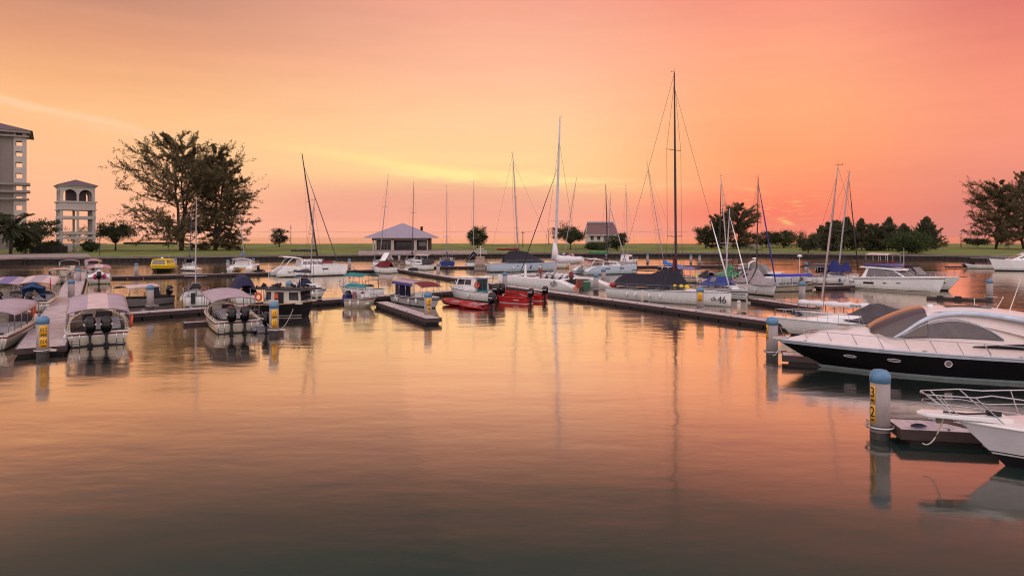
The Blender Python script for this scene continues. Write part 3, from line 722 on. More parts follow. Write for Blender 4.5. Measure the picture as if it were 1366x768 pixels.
def pontoon(a, b, width, label, side=1, z=.5, name='floating_pontoon', group='floating timber pontoons'):
    """a, b: photo points of the near deck edge; the deck extends away from us by width (side=1)"""
    A, B = at(*a, z), at(*b, z)
    d = (B - A); L_ = d.length; rz = math.atan2(d.y, d.x)
    r = empty(name, (A.x, A.y, 0), rz, label, 'pontoon', group)
    y0, y1 = (0, width) if side > 0 else (-width, 0)
    mb = MB(); mb.box(0, L_, y0 + .04, y1 - .04, z - .06, z); mb.build('deck', deckm, r)
    mb = MB()
    for ya, yb in ((y0 - .04, y0 + .04), (y1 - .04, y1 + .04)): mb.box(-.04, L_ + .04, ya, yb, z - .32, z + .012)
    mb.box(-.04, 0, y0 + .04, y1 - .04, z - .32, z + .012); mb.box(L_, L_ + .04, y0 + .04, y1 - .04, z - .32, z + .012); mb.build('fascia', fascia, r)
    mb = MB(); x = .3
    while x < L_ - .5:
        mb.box(x, min(x + 2.2, L_ - .1), y0 + .1, y1 - .1, -.4, z - .1); x += 2.35
    mb.build('float', floatm, r)
    mb = MB(); x = 1.5
    while x < L_:
        for y in (y0 + .15, y1 - .15): mb.tube((x - .16, y, z + .09), (x + .16, y, z + .09), .025, n=5); mb.box(x - .04, x + .04, y - .03, y + .03, z, z + .08)
        x += 4.0
    mb.build('cleats', steel, r)
    return r

def pile(px, pyb, label, pyt=None, plates=None, dia=.62, ring=True, face=0.0, cap=True):
    P = at(px, pyb); top = zat(pyt, P.y) if pyt else 2.4
    r = empty('mooring_pile', (P.x, P.y, 0), 0, label, 'pile', 'blue capped mooring piles')
    R = dia / 2
    mb = MB(); mb.lathe([(R * 1.02, -1.5), (R * 1.02, .28 + .05 * math.sin(px))], n=20); mb.build('wet_base', pile_wet, r)
    mb = MB(); mb.lathe([(R, .2), (R, top - .42)], n=20); mb.build('shaft', pile_c, r)
    mb = MB(); mb.lathe([(R * 1.06, top - .44), (R * 1.06, top - .2), (R * .96, top - .12), (R * .7, top - .03), (R * .3, top), (0.001, top + .005)], n=20); mb.build('cap', capb if cap else pile_c, r)
    if ring:
        mb = MB(); mb.torus((0, 0, .42), R + .13, .045, (0, 0, 1), 20, 5); mb.box(R * .7, R + .5, -.06, .06, .36, .46); mb.box(-.06, .06, R * .8, R + .5, .36, .46); mb.build('guide_ring', steel, r)
    if plates:
        n = len(plates); toc = math.atan2(-P.y, -P.x) + face
        ph = .62 if n == 2 else .9
        for i, tx in enumerate(plates):
            zc = top - .85 - i * (ph + .06)
            mb = MB(); hw = .62 if len(tx) > 1 else .3; rings = []
            for k in range(7):
                a = toc - hw + 2 * hw * k / 6; rings.append([((R + .012) * math.cos(a), (R + .012) * math.sin(a), zc + ph / 2), ((R + .012) * math.cos(a), (R + .012) * math.sin(a), zc - ph / 2)])
            mb.loft(rings, smooth=True); pl = mb.build('number_plate', yplate, r, solid=.006)
            rr = R + .03
            text_mesh(tx, .36 if len(tx) > 1 else .5, ink, pl, (rr * math.cos(toc), rr * math.sin(toc), zc + .06), (math.pi / 2, 0, toc + math.pi / 2), sx=.62 if len(tx) > 1 else .8)
            mb = MB(); rings = []
            for k in range(5):
                a = toc - hw * .6 + 1.2 * hw * k / 4; rings.append([((R + .024) * math.cos(a), (R + .024) * math.sin(a), zc - ph / 2 + .14), ((R + .024) * math.cos(a), (R + .024) * math.sin(a), zc - ph / 2 + .08)])
            mb.loft(rings); mb.build('underline', ink, pl, solid=.006)
    return r

# ------------------------------------------------------------------ boat kit
class Hull:
    def __init__(s, L, B, fs, fb, tr=.85, p=2.2, rake=.8, d=.35, sheer=2.0, plumb=False, wlr=.86, fine=1.0):
        s.L, s.B, s.fs, s.fb, s.tr, s.p, s.rake, s.d, s.sheer, s.wlr, s.fine = L, B, fs, fb, tr, p, rake, d, sheer, wlr, fine
    def w(s, t):
        if t < .4: k = s.tr + (1 - s.tr) * math.sin(t / .4 * math.pi / 2)
        else: k = max(0.015, (1 - ((t - .4) / .6) ** s.p)) ** s.fine
        return s.B / 2 * k
    def z(s, t): return s.fs + (s.fb - s.fs) * t ** s.sheer
    def x(s, t): return -s.L / 2 + s.L * t
    def t(s, x): return (x + s.L / 2) / s.L
    def pt(s, t, f, side=1, off=0):
        """point on the topsides: f=0 waterline, 1 deck edge"""
        w = s.w(t); k = s.wlr * (1 - .45 * max(0, (t - .4) / .6) ** 2.0)
        ww = w * (k + (1 - k) * f ** .8)
        return Vector((s.x(t) - s.rake * (1 - f) * max(0, (t - .3) / .7) ** 2, side * (ww + off), s.z(t) * f))
    def build(s, root, mats, levels=(0, .1, .75, .86, 1), bands=(0, 1, 1, 1), N=26, name='hull', tumble=0):
        mb = MB(); rings = []
        ts = [i / N for i in range(N + 1)]
        for t in ts:
            half = []; ru = max(0, (t - .3) / .7) ** 2
            half.append(Vector((s.x(t) - s.rake * 1.6 * ru, 0, -s.d)))
            p0 = s.pt(t, 0); half.append(Vector((p0.x - s.rake * .25 * ru, p0.y * .86, -s.d * .45)))
            half += [s.pt(t, f) for f in levels]
            ring = [Vector((v.x, -v.y, v.z)) for v in half[::-1]] + half[1:]
            rings.append(ring)
        bb = [0, 0] + list(bands)
        full = bb[::-1] + bb
        mb.loft(rings, bands=full)
        n = len(rings[0]); o = 0
        tr = rings[0]
        for k in range(n // 2): mb.add([tr[k], tr[k + 1], tr[n - 2 - k], tr[n - 1 - k]], [(0, 1, 2, 3)], full[k])
        return mb.build(name, mats, root)
    def deck(s, root, m, c0=None, c1=None, sole=.15, sd=.28, camber=.06, inner=None, t0=0, t1=1, name='deck', toe=.02):
        ts = [t0 + (t1 - t0) * i / 24 for i in range(25)]
        if c0 is not None: ts = sorted(set(ts) | {c0, c0 + .003, c1 - .003, c1})
        rings = []
        for t in ts:
            w, z, x = s.w(t), s.z(t) + toe, s.x(t)
            inn = c0 is not None and c0 + .001 < t < c1 - .001
            wc = max(.02, w - sd) if c0 is not None else w * .7
            zz = sole if inn else z + camber * min(1, w)
            half = [(x, w - .01, z), (x, wc, z + .02 * min(1, w)), (x, wc - .01, zz), (x, 0, zz + (0 if inn else camber * .4))]
            rings.append([(a, -b, c) for a, b, c in half] + half[::-1][1:])
        mb = MB(); mb.loft(rings, smooth=False, bands=[0, 0, 0, 1 if c0 is not None else 0, 0, 0][:6] if False else [0, 0, 1 if c0 is not None else 0, 1 if c0 is not None else 0, 0, 0])
        return mb.build(name, [m, inner or m], root)
    def rub(s, root, m, f=1.0, r=.035, name='rub_rail', t1=1.0):
        mb = MB()
        for sd in (1, -1): mb.path([s.pt(t1 * k / 20, f, sd, .01) for k in range(21)], r, 5)
        return mb.build(name, m, root)
    def stripe(s, root, m, f0, f1, t0=0, t1=1, name='stripe', off=.012):
        mb = MB()
        for sd in (1, -1): mb.loft([[s.pt(t0 + (t1 - t0) * k / 20, f0, sd, off), s.pt(t0 + (t1 - t0) * k / 20, f1, sd, off)] for k in range(21)])
        return mb.build(name, m, root)
    def rail(s, root, *a, **k):
        return [s.rail1(root, sd, *a, **k) for sd in (1, -1)][0]
    def rail1(s, root, side, t0, t1, h=.6, n=7, m=None, inset=.08, r=.018, mid=True, drop=True, name='guard_rail', close=True, lean=0.0):
        mb = MB(); m = m or steel
        for sd in (side,):
            pts = []
            for k in range(n * 2 + 1):
                t = t0 + (t1 - t0) * k / (n * 2); pts.append(Vector((s.x(t), sd * max(.0, s.w(t) - inset), s.z(t) + h)))
            if drop: pts = [Vector((pts[0].x - .3, pts[0].y, pts[0].z - h * .8))] + pts
            mb.path(pts, r, 5)
            if mid: mb.path([Vector((p.x, p.y, p.z - h * .48)) for p in pts[1:]], r * .6, 4)
            for k in range(n + 1):
                t = t0 + (t1 - t0) * k / n; y = sd * max(.0, s.w(t) - inset)
                mb.tube((s.x(t) - lean, y - sd * 0, s.z(t)), (s.x(t), y, s.z(t) + h), r, n=5)
        return mb.build(name, m, root)

def pose(sx, sy, bx, by, Lmax=None):
    A, B = at(sx, sy), at(bx, by); d = B - A; L = d.length
    if Lmax and L > Lmax:                      # keep the nearer end where it is
        if A.y < B.y: B = A + d / L * Lmax
        else: A = B - d / L * Lmax
        L = Lmax
    return (A + B) / 2, math.atan2(d.y, d.x), L

def cabin(root, x0, x1, hw, z0, h, rf=.6, rb=.2, hwf=None, top=.84, m=None, roof=True, win=((.08, .92, .35, .8),), front=True, back=False, name='cabin', wm=None, bevel=.05, roofm=None, over=.06, wn=2, rh=.06):
    hwf = hwf or hw * .8; m = m or white; wm = wm or glass
    v = [(x0, -hw, z0), (x1, -hwf, z0), (x1, hwf, z0), (x0, hw, z0), (x0 + rb, -hw * top, z0 + h), (x1 - rf, -hwf * top, z0 + h), (x1 - rf, hwf * top, z0 + h), (x0 + rb, hw * top, z0 + h)]
    mb = MB(); mb.add(v, [(0, 1, 2, 3), (4, 5, 6, 7), (0, 1, 5, 4), (1, 2, 6, 5), (2, 3, 7, 6), (3, 0, 4, 7)]); c = mb.build(name, m, root, bevel=bevel)
    V = [Vector(a) for a in v]
    def patch(mb, q, u0, u1, w0, w1, off=.012):
        a, b, cc, d = q; nrm = (b - a).cross(d - a).normalized(); ctr = (V[0] + V[6]) / 2
        if nrm.dot((a + cc) / 2 - ctr) < 0: nrm = -nrm
        f = lambda u, w: (a * (1 - u) + b * u) * (1 - w) + (d * (1 - u) + cc * u) * w + nrm * off
        mb.add([f(u0, w0), f(u1, w0), f(u1, w1), f(u0, w1)], [(0, 1, 2, 3)])
    for (u0, u1, w0, w1) in win:
        for q in ((V[0], V[1], V[5], V[4]), (V[3], V[2], V[6], V[7])):
            for k in range(wn):
                mb = MB(); a = u0 + (u1 - u0) * k / wn; b = u0 + (u1 - u0) * (k + 1) / wn - (.03 if k < wn - 1 else 0); patch(mb, q, a, b, w0, w1); mb.build('window', wm, c)
    if front:
        mb = MB(); patch(mb, (V[1], V[2], V[6], V[5]), .08, .92, .25, .9); mb.build('windscreen', wm, c)
    if back:
        mb = MB(); patch(mb, (V[3], V[0], V[4], V[7]), .3, .7, .05, .85); mb.build('door', wm, c)
    if roof:
        mb = MB(); a, b = x0 + rb - over * 3, x1 - rf + over * 3; y = hw * top + over; yf = hwf * top + over; z = z0 + h + .004
        mb.add([(a, -y, z), (b, -yf, z), (b, yf, z), (a, y, z), (a + .05, -y * .9, z + rh), (b - .1, -yf * .9, z + rh), (b - .1, yf * .9, z + rh), (a + .05, y * .9, z + rh)], [(0, 1, 2, 3), (4, 5, 6, 7), (0, 1, 5, 4), (1, 2, 6, 5), (2, 3, 7, 6), (3, 0, 4, 7)])
        mb.build('roof', roofm or m, root, bevel=.03)
    return c

def canopy(root, x0, x1, hw, z, arch=.25, m=lilac, m2=None, zb=.8, posts=4, dropf=0.0, name='canopy', skirt=.08, taperf=1.0, frame=None, seed=1):
    rnd = random.Random(seed); mb = MB(); rings = []; nx, ny = 10, 12
    for i in range(nx + 1):
        u = i / nx; x = x0 + (x1 - x0) * u; w = hw * (1 + (taperf - 1) * u); ring = []
        sag = -.035 * abs(math.sin(u * math.pi * 3)); dz = -dropf * u ** 2
        for j in range(ny + 1):
            v = -1 + 2 * j / ny; ring.append((x + rnd.uniform(-.01, .01), v * w, z + arch * (1 - v * v) + sag + dz - (skirt if abs(v) == 1 else 0)))
        rings.append(ring)
    bands = [1 if (m2 and 4 <= j < 8) else 0 for j in range(ny)]
    mb.loft(rings, bands=bands); c = mb.build(name, [m, m2 or m], root, solid=.03)
    mb = MB()
    for i in range(posts):
        u = i / (posts - 1) * .96 + .02; x = x0 + (x1 - x0) * u; w = hw * (1 + (taperf - 1) * u) - .04
        pts = [(x, -w, zb)] + [(x, v * w, z + arch * (1 - v * v) - .05 - dropf * u * u) for v in (-1, -.6, -.2, .2, .6, 1)] + [(x, w, zb)]
        mb.path(pts, .028, 5)
    for sd in (1, -1): mb.path([(x0 + (x1 - x0) * k / 6, sd * hw * (1 + (taperf - 1) * k / 6) * .98, z - .06 - dropf * (k / 6) ** 2) for k in range(7)], .022, 5)
    mb.build('canopy_frame', frame or steel, root); return c

def outboard(root, x, y, z=.75, s=1.0, m=None, label=None):
    m = m or black
    prof = [(.0, .17, .20, -.42), (.1, .27, .32, -.34), (.5, .31, .38, -.3), (.85, .30, .36, -.26), (1.05, .24, .28, -.2), (1.14, .12, .14, -.12)]
    mb = MB(); rings = []
    for h, hy, hx, off in prof:
        ring = []
        for k in range(12):
            a = 2 * math.pi * k / 12; ca, sa = math.cos(a), math.sin(a)
            ring.append((x - .25 * s + s * hx * (abs(ca) ** .7) * (1 if ca > 0 else -1) - .04 * h, y + s * hy * (abs(sa) ** .7) * (1 if sa > 0 else -1), z + s * h * .85))
        rings.append(ring)
    mb.loft(rings, closed=True, cap=True); o = mb.build('outboard_motor', m, root, subsurf=1)
    mb = MB(); mb.box(x - .34 * s, x - .12 * s, y - .065 * s, y + .065 * s, z - .95 * s, z + .1 * s); mb.box(x - .12 * s, x + .12, y - .12 * s, y + .12 * s, z - .15 * s, z + .12 * s)
    mb.box(x - .5 * s, x - .02, y - .14 * s, y + .14 * s, z - .62 * s, z - .57 * s); mb.build('leg', blackmat, o, bevel=.03)
    mb = MB(); mb.box(x - .30 * s - .27, x - .29 * s + .22, y - .312 * s, y + .312 * s, z + .46 * s, z + .56 * s); mb.build('cowl_stripe', seatc, o, bevel=.02)
    return o

def fender(root, h, t, side, f=.45, m=None, s=1.0):
    p = h.pt(t, f, side, .14 * s); mb = MB(); mb.lathe([(0.001, -.33 * s), (.1 * s, -.28 * s), (.14 * s, -.12 * s), (.14 * s, .15 * s), (.09 * s, .29 * s), (.03, .35 * s)], p, 10); mb.build('fender', m or white, root)
    q = h.pt(t, 1, side, .02); mb = MB(); mb.tube(p + Vector((0, 0, .3 * s)), q, .015, n=4); mb.build('fender_line', rope, root)

def world2local(root, P):
    v = Vector(P) - Vector(root.location); a = -root.rotation_euler.z
    return Vector((v.x * math.cos(a) - v.y * math.sin(a), v.x * math.sin(a) + v.y * math.cos(a), v.z))

def rig(root, h, mx, z0, top_px, r=.09, m=alu, spr=(.45,), sprw=.8, fore=None, back=True, furl=None, furl_r=.08, boom=None, boomz=1.3, cover=None, cover_r=.16, shroud=True, foretop=.93, head=True, lazy=False, wr=.012, coverlift=.5):
    """mast whose head appears at photo point top_px"""
    a = root.rotation_euler.z; bx = root.location.x + mx * math.cos(a); by = root.location.y + mx * math.sin(a)
    T_ = Vector((xat(top_px[0], by), by, zat(top_px[1], by))); tl = world2local(root, T_)
    base = Vector((mx, 0, z0)); d = tl - base
    mb = MB(); mb.path([base + d * k / 8 for k in range(9)], [r * (1 if k < 5 else 1 - .12 * (k - 4)) for k in range(9)], 8); ms = mb.build('mast', m, root)
    for f in spr:
        c = base + d * f; mb = MB(); mb.tube(c + Vector((-.15, sprw, .05)), c, .03, .04, 5); mb.tube(c + Vector((-.15, -sprw, .05)), c, .03, .04, 5); mb.build('spreader', m, ms)
    if head:
        mb = MB(); p = base + d; mb.tube(p, p + Vector((0, 0, .5)), .012, n=4); mb.tube(p + Vector((-.35, 0, .12)), p + Vector((.2, 0, .12)), .02, n=4); mb.lathe([(.0, 0), (.06, .05), (0, .1)], p + Vector((-.35, 0, .12)), 6); mb.build('masthead_gear', alud, ms)
    mb = MB(); bow = Vector((h.x(1) - .1, 0, h.z(1) + .05)); ft = base + d * foretop
    fp = fore if fore is not None else bow
    fp = Vector(fp)
    mb.tube(ft, fp, wr, n=4)
    if back: mb.tube(base + d * .995, (h.x(0) + .05, 0, h.z(0)), wr, n=4)
    if shroud:
        tm = h.t(mx)
        for sd in (1, -1):
            ch = Vector((mx - .2, sd * (h.w(max(0, min(1, tm))) - .08), h.z(max(0, min(1, tm)))))
            prev = ch
            for f in spr:
                tip = base + d * f + Vector((-.15, sd * sprw, .05)); mb.tube(prev, tip, wr, n=4); prev = tip
            mb.tube(prev, base + d * .96, wr, n=4); mb.tube(ch, base + d * (spr[0] if spr else .5), wr, n=4)
    mb.build('rigging', wire, root)
    if furl:
        mb = MB(); e = ft - fp; mb.path([fp + e * .03, fp + e * .3, fp + e * .7, fp + e * .97], [furl_r * .8, furl_r, furl_r * .8, furl_r * .3], 7); mb.build('furled_jib', furl, root)
    if boom:
        g = base + d * ((boomz) / max(.1, d.z)); e = g + Vector((-boom, 0, .05))
        mb = MB(); mb.tube(g, e, .06, n=6); mb.tube(e, e + Vector((-.05, 0, -.6)), .01, n=4); mb.build('boom', m, root)
        if cover:
            pts, rs = [], []
            for k in range(9):
                u = k / 8; pts.append(g + (e - g) * u + Vector((0, 0, .14 + .04 * math.sin(k * 1.9)))); rs.append(cover_r * (1.15 - .5 * u))
            pts = [g + Vector((.08, 0, coverlift))] + pts; rs = [cover_r * .5] + rs
            mb = MB(); mb.path(pts, rs, 8); mb.build('sail_cover', cover, root)
    return base, d

def tarp(root, xs, ridge, hws, edge, m, name='cover', seed=1, solid=.03, n=8, sagk=.12):
    """cloth thrown over a ridge: ridge z, half width and edge z at each x"""
    rnd = random.Random(seed); mb = MB(); rings = []
    fx = []
    for i in range(len(xs) - 1):
        for k in range(4): fx.append(i + k / 4)
    fx.append(len(xs) - 1)
    def ip(a, f): i = min(int(f), len(a) - 2); return a[i] + (a[i + 1] - a[i]) * (f - i)
    for f in fx:
        x, rz_, w, e = ip(xs, f), ip(ridge, f), ip(hws, f), ip(edge, f); ring = []
        for j in range(-n, n + 1):
            v = j / n; av = abs(v)
            z = rz_ + (e - rz_) * av - sagk * math.sin(av * math.pi) * (rz_ - e) + rnd.uniform(-.02, .02)
            ring.append((x + rnd.uniform(-.02, .02), v * w, z))
        rings.append(ring)
    mb.loft(rings); return mb.build(name, m, root, solid=solid)

def flag(root, p, hgt, m, w=.5, hh=.35, droop=.6, lab=None):
    p = Vector(p); mb = MB(); mb.tube(p, p + Vector((-.1, 0, hgt)), .014, n=5); f = mb.build('flagpole', steel, root)
    mb = MB(); t = p + Vector((-.1, 0, hgt)); rings = []
    for k in range(6): u = k / 5; rings.append([t + Vector((-w * u * (1 - droop * .5), .05 * math.sin(u * 7), -droop * w * u)), t + Vector((-w * u * (1 - droop * .7), .05 * math.sin(u * 7 + 1), -hh - droop * w * u))])
    mb.loft(rings); fl = mb.build('flag', m, f, solid=.006)
    return f

def lifering(root, c, nrm, R=.36):
    mb = MB(); mb.torus(c, R, .09, nrm, 20, 8); return mb.build('life_ring', orange, root)

def mooring(a, b, sag, label, m=None, r=.02):
    a, b = Vector(a), Vector(b); mb = MB()
    mb.path([a + (b - a) * k / 12 - Vector((0, 0, sag * 4 * (k / 12) * (1 - k / 12))) for k in range(13)], r, 5)
    o = mb.build('mooring_line', m or rope); return tag(o, label, 'rope')
# ------------------------------------------------------------------ pontoons
pontoon((88, 461), (118, 360), 2.5, 'broad weathered timber walkway between the tour boats, running away from the numbered pile', side=1)
pontoon((101, 424), (655, 385), 2.0, 'long cross walkway behind the two outboard tour boats')
pontoon((568, 425), (500, 402.5), 1.3, 'narrow finger walkway ending at the numbered pile beside the striped canopy boat', side=-1)
pontoon((530, 359.5), (664, 380), 1.8, 'distant half of the diagonal walkway, past the lone pile in open water')
pontoon((663, 380.5), (1040, 431), 1.8, 'diagonal walkway along the long white racing yacht')
pontoon((147, 369), (529, 359), 1.8, 'far walkway with the yellow boat and the big catamaran moored at it')
pontoon((566, 355.5), (742, 355.5), 1.6, 'far walkway beneath the blue hulled sailboat')
pontoon((842, 354.8), (1000, 353.5), 1.6, 'far thin walkway right of the white house, below two short piles')
pontoon((998, 398), (1080, 410), 1.3, 'finger walkway right of the racing yacht bow')
pontoon((1094, 382), (1140, 381), 1.3, 'short dark walkway at the stern of the flybridge motor yacht')
pontoon((1044, 474), (1112, 478), 1.3, 'short walkway under the bow of the black hulled yacht')
pontoon((1203, 573), (1330, 579), 1.5, 'nearest grey walkway beside the pile numbered 3 and 2')
pontoon((246, 431), (280, 429), 1.0, 'small pale floating platform left of the stern of the lilac canopy tour boat', z=.25)
r = empty('floating_boom', (*at(1236, 399)[:2], 0), label='dark floating boom low in the water leading to the lone right pile', cat='boom')
L0 = at(1318, 402) - at(1236, 399); r.rotation_euler.z = math.atan2(L0.y, L0.x)
mb = MB(); mb.tube((0, 0, .1), (L0.length, 0, .1), .22, n=8); mb.build('beam', fascia, r)
mb = MB(); [mb.box(1 + k * 1.7, 1.6 + k * 1.7, -.35, .35, .0, .45) for k in range(int(L0.length / 1.7) - 1)]; mb.build('float', blackmat, r)

# ------------------------------------------------------------------ piles
for a in [
    (57, 476, 'thick pile with two yellow number plates at the end of the left walkway', 424, ['013', '014']),
    (95, 402, 'blue capped pile at the left edge of the walkway, above the numbered one', 374.5),
    (105, 379, 'small pile on the left walkway between two canopied boats', 358), (115.5, 361, 'farthest small pile of the left walkway', 347),
    (182, 369, 'pile at the far walkway left of the yellow boat', 350), (200.5, 413, 'blue capped pile beside the grey boat with the dark engine', 383),
    (234, 358.5, 'tiny pile just right of the yellow boat', 345.5), (304, 362, 'pile left of the small white catamaran stern', 345.5), (338, 359, 'tiny pile right of the small white catamaran stern', 344),
    (365.5, 447, 'numbered pile before the dark hulled fishing boat', 403, ['11', '12']), (385.5, 406, 'blue capped pile behind the roof of the dark fishing boat', 375),
    (466, 360, 'pile right of the big catamaran bow', 346), (532.5, 349.5, 'tiny pile before the pavilion quay', 340), (563, 358.5, 'pile in front of the small white cruiser near the pavilion', 344),
    (584.5, 369.5, 'lone pile reflected in open water on the distant half of the diagonal walkway', 351.5), (571, 427, 'numbered pile at the tip of the narrow finger walkway', 390, ['10', '9']),
    (673.5, 387, 'grey pile between the red boats and the open racing catamaran', 366), (795, 390, 'grey pile beside the green wheelie bin', 369), (805, 380, 'pile behind the racing catamaran stern', 357),
    (934, 417.5, 'numbered pile in front of the hull of the long racing yacht', 384, ['11']), (921.7, 352, 'left one of two short piles at the far thin walkway', 339), (933.2, 353, 'right one of two short piles at the far thin walkway', 341),
    (863.8, 351, 'short pile just behind the light blue sail cover', 339), (1075.5, 367, 'pile behind the blue canopy boat on the right', 354.5), (1070, 406, 'blue capped pile at the finger walkway beside the leaning mast', 380),
    (1320, 401, 'lone pile with a rope at the far right of the harbour', 373.5), (1030, 478, 'blue capped pile at the bow of the black hulled yacht', 427, ['5']),
    (1174, 584, 'nearest pile, with yellow plates reading 3 and 2', 493, ['3', '2'])]:
    px, pyb, lab, pyt = a[:4]
    Yp = at(px, pyb).y
    pile(px, pyb, lab, None, a[4] if len(a) > 4 else None, face={57: .12, 1174: -.75, 1030: -1.0, 365.5: .12, 571: .2, 934: -.1}.get(px, 0), dia=.64)

# ------------------------------------------------------------------ tour boats
def tour_boat(P, rz, L, B, label, cz=2.25, rise=.35, c=(-.46, .14), m=lilac, m2=pinkc, group='canopied tour boats', hullm=None, engines=2, bench=6, bowcan=True, seed=1, extra=True, fs=.95, fb=1.35):
    r = empty('tour_boat', (P[0], P[1], 0), rz, label, 'tour boat', group)
    h = Hull(L, B, fs, fb, tr=.93, p=2.6, rake=1.0)
    hm = hullm or [antifoul, offwhite, redc]
    h.build(r, hm, bands=(0, 1, 2, 1)); h.deck(r, offwhite, .02, .80, sole=.32, sd=.22, inner=mat('dark_sole', (72, 62, 66), .7, var=.2)); h.rub(r, steel if hullm else offwhite, r=.05)
    x0, x1 = c[0] * L, c[1] * L
    canopy(r, x0, x1, B * .49, cz, .28, m, m2, zb=fs, posts=5, dropf=-rise, seed=seed)
    if bowcan: canopy(r, x1 + .3, x1 + 2.6, B * .40, cz + rise + .05, .2, pinkc, zb=1.2, posts=3, dropf=.25, name='bow_canopy', taperf=.75)
    for k in range(bench):
        x = x0 + 1.6 + k * 1.0; mb = MB(); w = B * .36
        mb.box(x, x + .42, -w, w - .55, .62, .72); mb.box(x + .40, x + .47, -w, w - .55, .74, 1.1); mb.box(x + .1, x + .3, -w + .1, -w + .2, .32, .62); mb.box(x + .1, x + .3, w - .8, w - .7, .32, .62); mb.build('bench', seatc, r)
    mb = MB(); mb.box(x1 - .7, x1 - .2, .15, .85, .32, 1.35); mb.box(x1 - .5, x1 - .4, .1, .9, 1.35, 1.75); mb.build('console', offwhite, r, bevel=.04)
    # stern platform, ladders, engines
    mb = MB(); mb.box(-L / 2 - .02, -L / 2 + .55, -B * .44, B * .44, .62, .70); mb.build('stern_platform', white, r)
    for sd in (1, -1):
        mb = MB(); y = sd * B * .33
        for yy in (y - .2, y + .2): mb.path([(-L / 2 - .28, yy, .05), (-L / 2 - .18, yy, .75), (-L / 2 + .15, yy, .98)], .022, 5)
        for k in range(4): z = .1 + k * .2; mb.tube((-L / 2 - .27 + .03 * k, y - .2, z), (-L / 2 - .27 + .03 * k, y + .2, z), .018, n=5)
        mb.build('ladder', steel, r)
        mb = MB(); mb.path([(-L / 2 + .5, sd * B * .44, .9), (-L / 2 + .5, sd * B * .44, 1.6), (-L / 2 + .5, sd * B * .2, 1.6), (-L / 2 + .5, sd * B * .2, .7)], .022, 5); mb.build('stern_rail', steel, r)
    for k in range(engines): outboard(r, -L / 2, (k - (engines - 1) / 2) * .9, .85, 1.15)
    h.rail(r, .80, .985, .45, 4)
    return r, h

def from_stern(px, py, ang, L):
    S = at(px, py); a = math.radians(ang); return (S.x + math.cos(a) * L / 2, S.y + math.sin(a) * L / 2), a

P, a = from_stern(131, 461, 121.5, 12)
r, h = tour_boat(P, a, 12, 3.7, 'twin engine tour boat with rounded pale canopy and orange life ring, right of the walkway', cz=2.1, rise=.5, seed=3)  # pale crown strip between lilac sides paints in the light on the canopy
lifering(r, (-3.8, -1.95, 1.25), (0, 1, .1)); [fender(r, h, t, 1) for t in (.1, .35)]
mb = MB(); mb.box(-4.2, -3.9, .3, .8, .7, 1.9); mb.build('locker', blackmat, r, bevel=.04)
P, a = from_stern(317, 444, 119.5, 11)
r, h = tour_boat(P, a, 11, 3.4, 'twin engine tour boat with lilac canopy left of the dark fishing boat', cz=2.3, rise=.15, m2=lilac, bowcan=False, c=(-.44, .3), seed=4)
mb = MB(); mb.torus((-5.45, -.45, 1.75), .22, .035, (1, 0, .3), 12, 5); mb.torus((-5.45, .45, 1.75), .22, .035, (1, 0, .3), 12, 5); mb.build('engine_rope', orange, r)
# the two on the left of the walkway
S = Vector((-37.6, 52.5, 0)); a = math.radians(114)
r, h = tour_boat((-35.3, 47.5), a, 12.5, 3.4, 'cream tour boat with lilac canopy at the left picture edge, white fender out', cz=2.1, rise=.2, c=(-.4, .16), m2=lilac, bowcan=False, seed=5, bench=4, engines=1)
fender(r, h, .62, -1, s=1.5); fender(r, h, .75, -1, s=1.1)
lifering(r, (2.4, -1.2, 1.6), (0, 1, .1))
P = at(77, 403); a = math.radians(119)
r, h = tour_boat((P.x - math.cos(a) * 5.5 - 1.5, P.y - math.sin(a) * 5.5, 0), a, 12, 3.4, 'pale canopied tour boat with blue curtain and red flag left of the walkway', cz=2.4, rise=.35, c=(-.3, .30), m=pinkc, m2=lilac, bowcan=False, seed=6, bench=4, engines=1)
tarp(r, [-4.4, -3.4, -2.4], [2.3, 2.75, 1.9], [.9, 1.0, .9], [2.1, 2.2, .9], mat('blue_curtain', (28, 60, 104), .8, var=.3), name='side_curtain'); flag(r, (-3.4, -1.4, 1.0), 2.1, mat('red_flag', (190, 30, 44), .8), w=.45, hh=.8, droop=1.2)
r, h = tour_boat((P.x - math.cos(a) * 6.5 - 4.9, P.y - math.sin(a) * 6.5 + 1, 0), a, 12, 3.4, 'tour boat with faded violet canopy, half cut by the left picture edge', cz=2.4, rise=.3, m=lilac, m2=mat('violet_canvas', (120, 104, 150), .8, var=.15), bowcan=False, seed=7, bench=3, engines=1)
# further along the walkway
P, a = from_stern(132, 379, 121, 10)
r, h = tour_boat(P, a, 10, 3.3, 'small canopied boat with magenta stern gear and yellow flag', cz=2.2, rise=.3, m=mat('rose_canvas', (176, 130, 136), .8), m2=pinkc, bowcan=False, seed=8, bench=3, engines=1)
tarp(r, [-5.1, -4.6, -3.9], [1.6, 2.2, 1.9], [1.3, 1.45, 1.5], [1.0, 1.2, 1.5], white, name='stern_cover'); flag(r, (-1, 0, 2.4), 1.2, yellow, w=.9, hh=.6, droop=.8)
mb = MB(); [mb.lathe([(.05, 0), (.3, .2), (.22, .6), (.05, .75)], (-5.0, y, .8), 8) for y in (-.7, -.1, .5)]; mb.build('life_vests', mat('magenta', (170, 40, 100), .7), r)
P, a = from_stern(124, 366, 121, 10)
tour_boat(P, a, 9, 3.0, 'pinkish canopied boat partly hidden behind the one with magenta gear', cz=2.3, rise=.2, m=mat('rose_canvas', (176, 130, 136), .8), m2=mat('rose_canvas', (0, 0, 0)), bowcan=False, bench=2, engines=1)
B0 = at(80, 379.5); a = math.radians(-58)
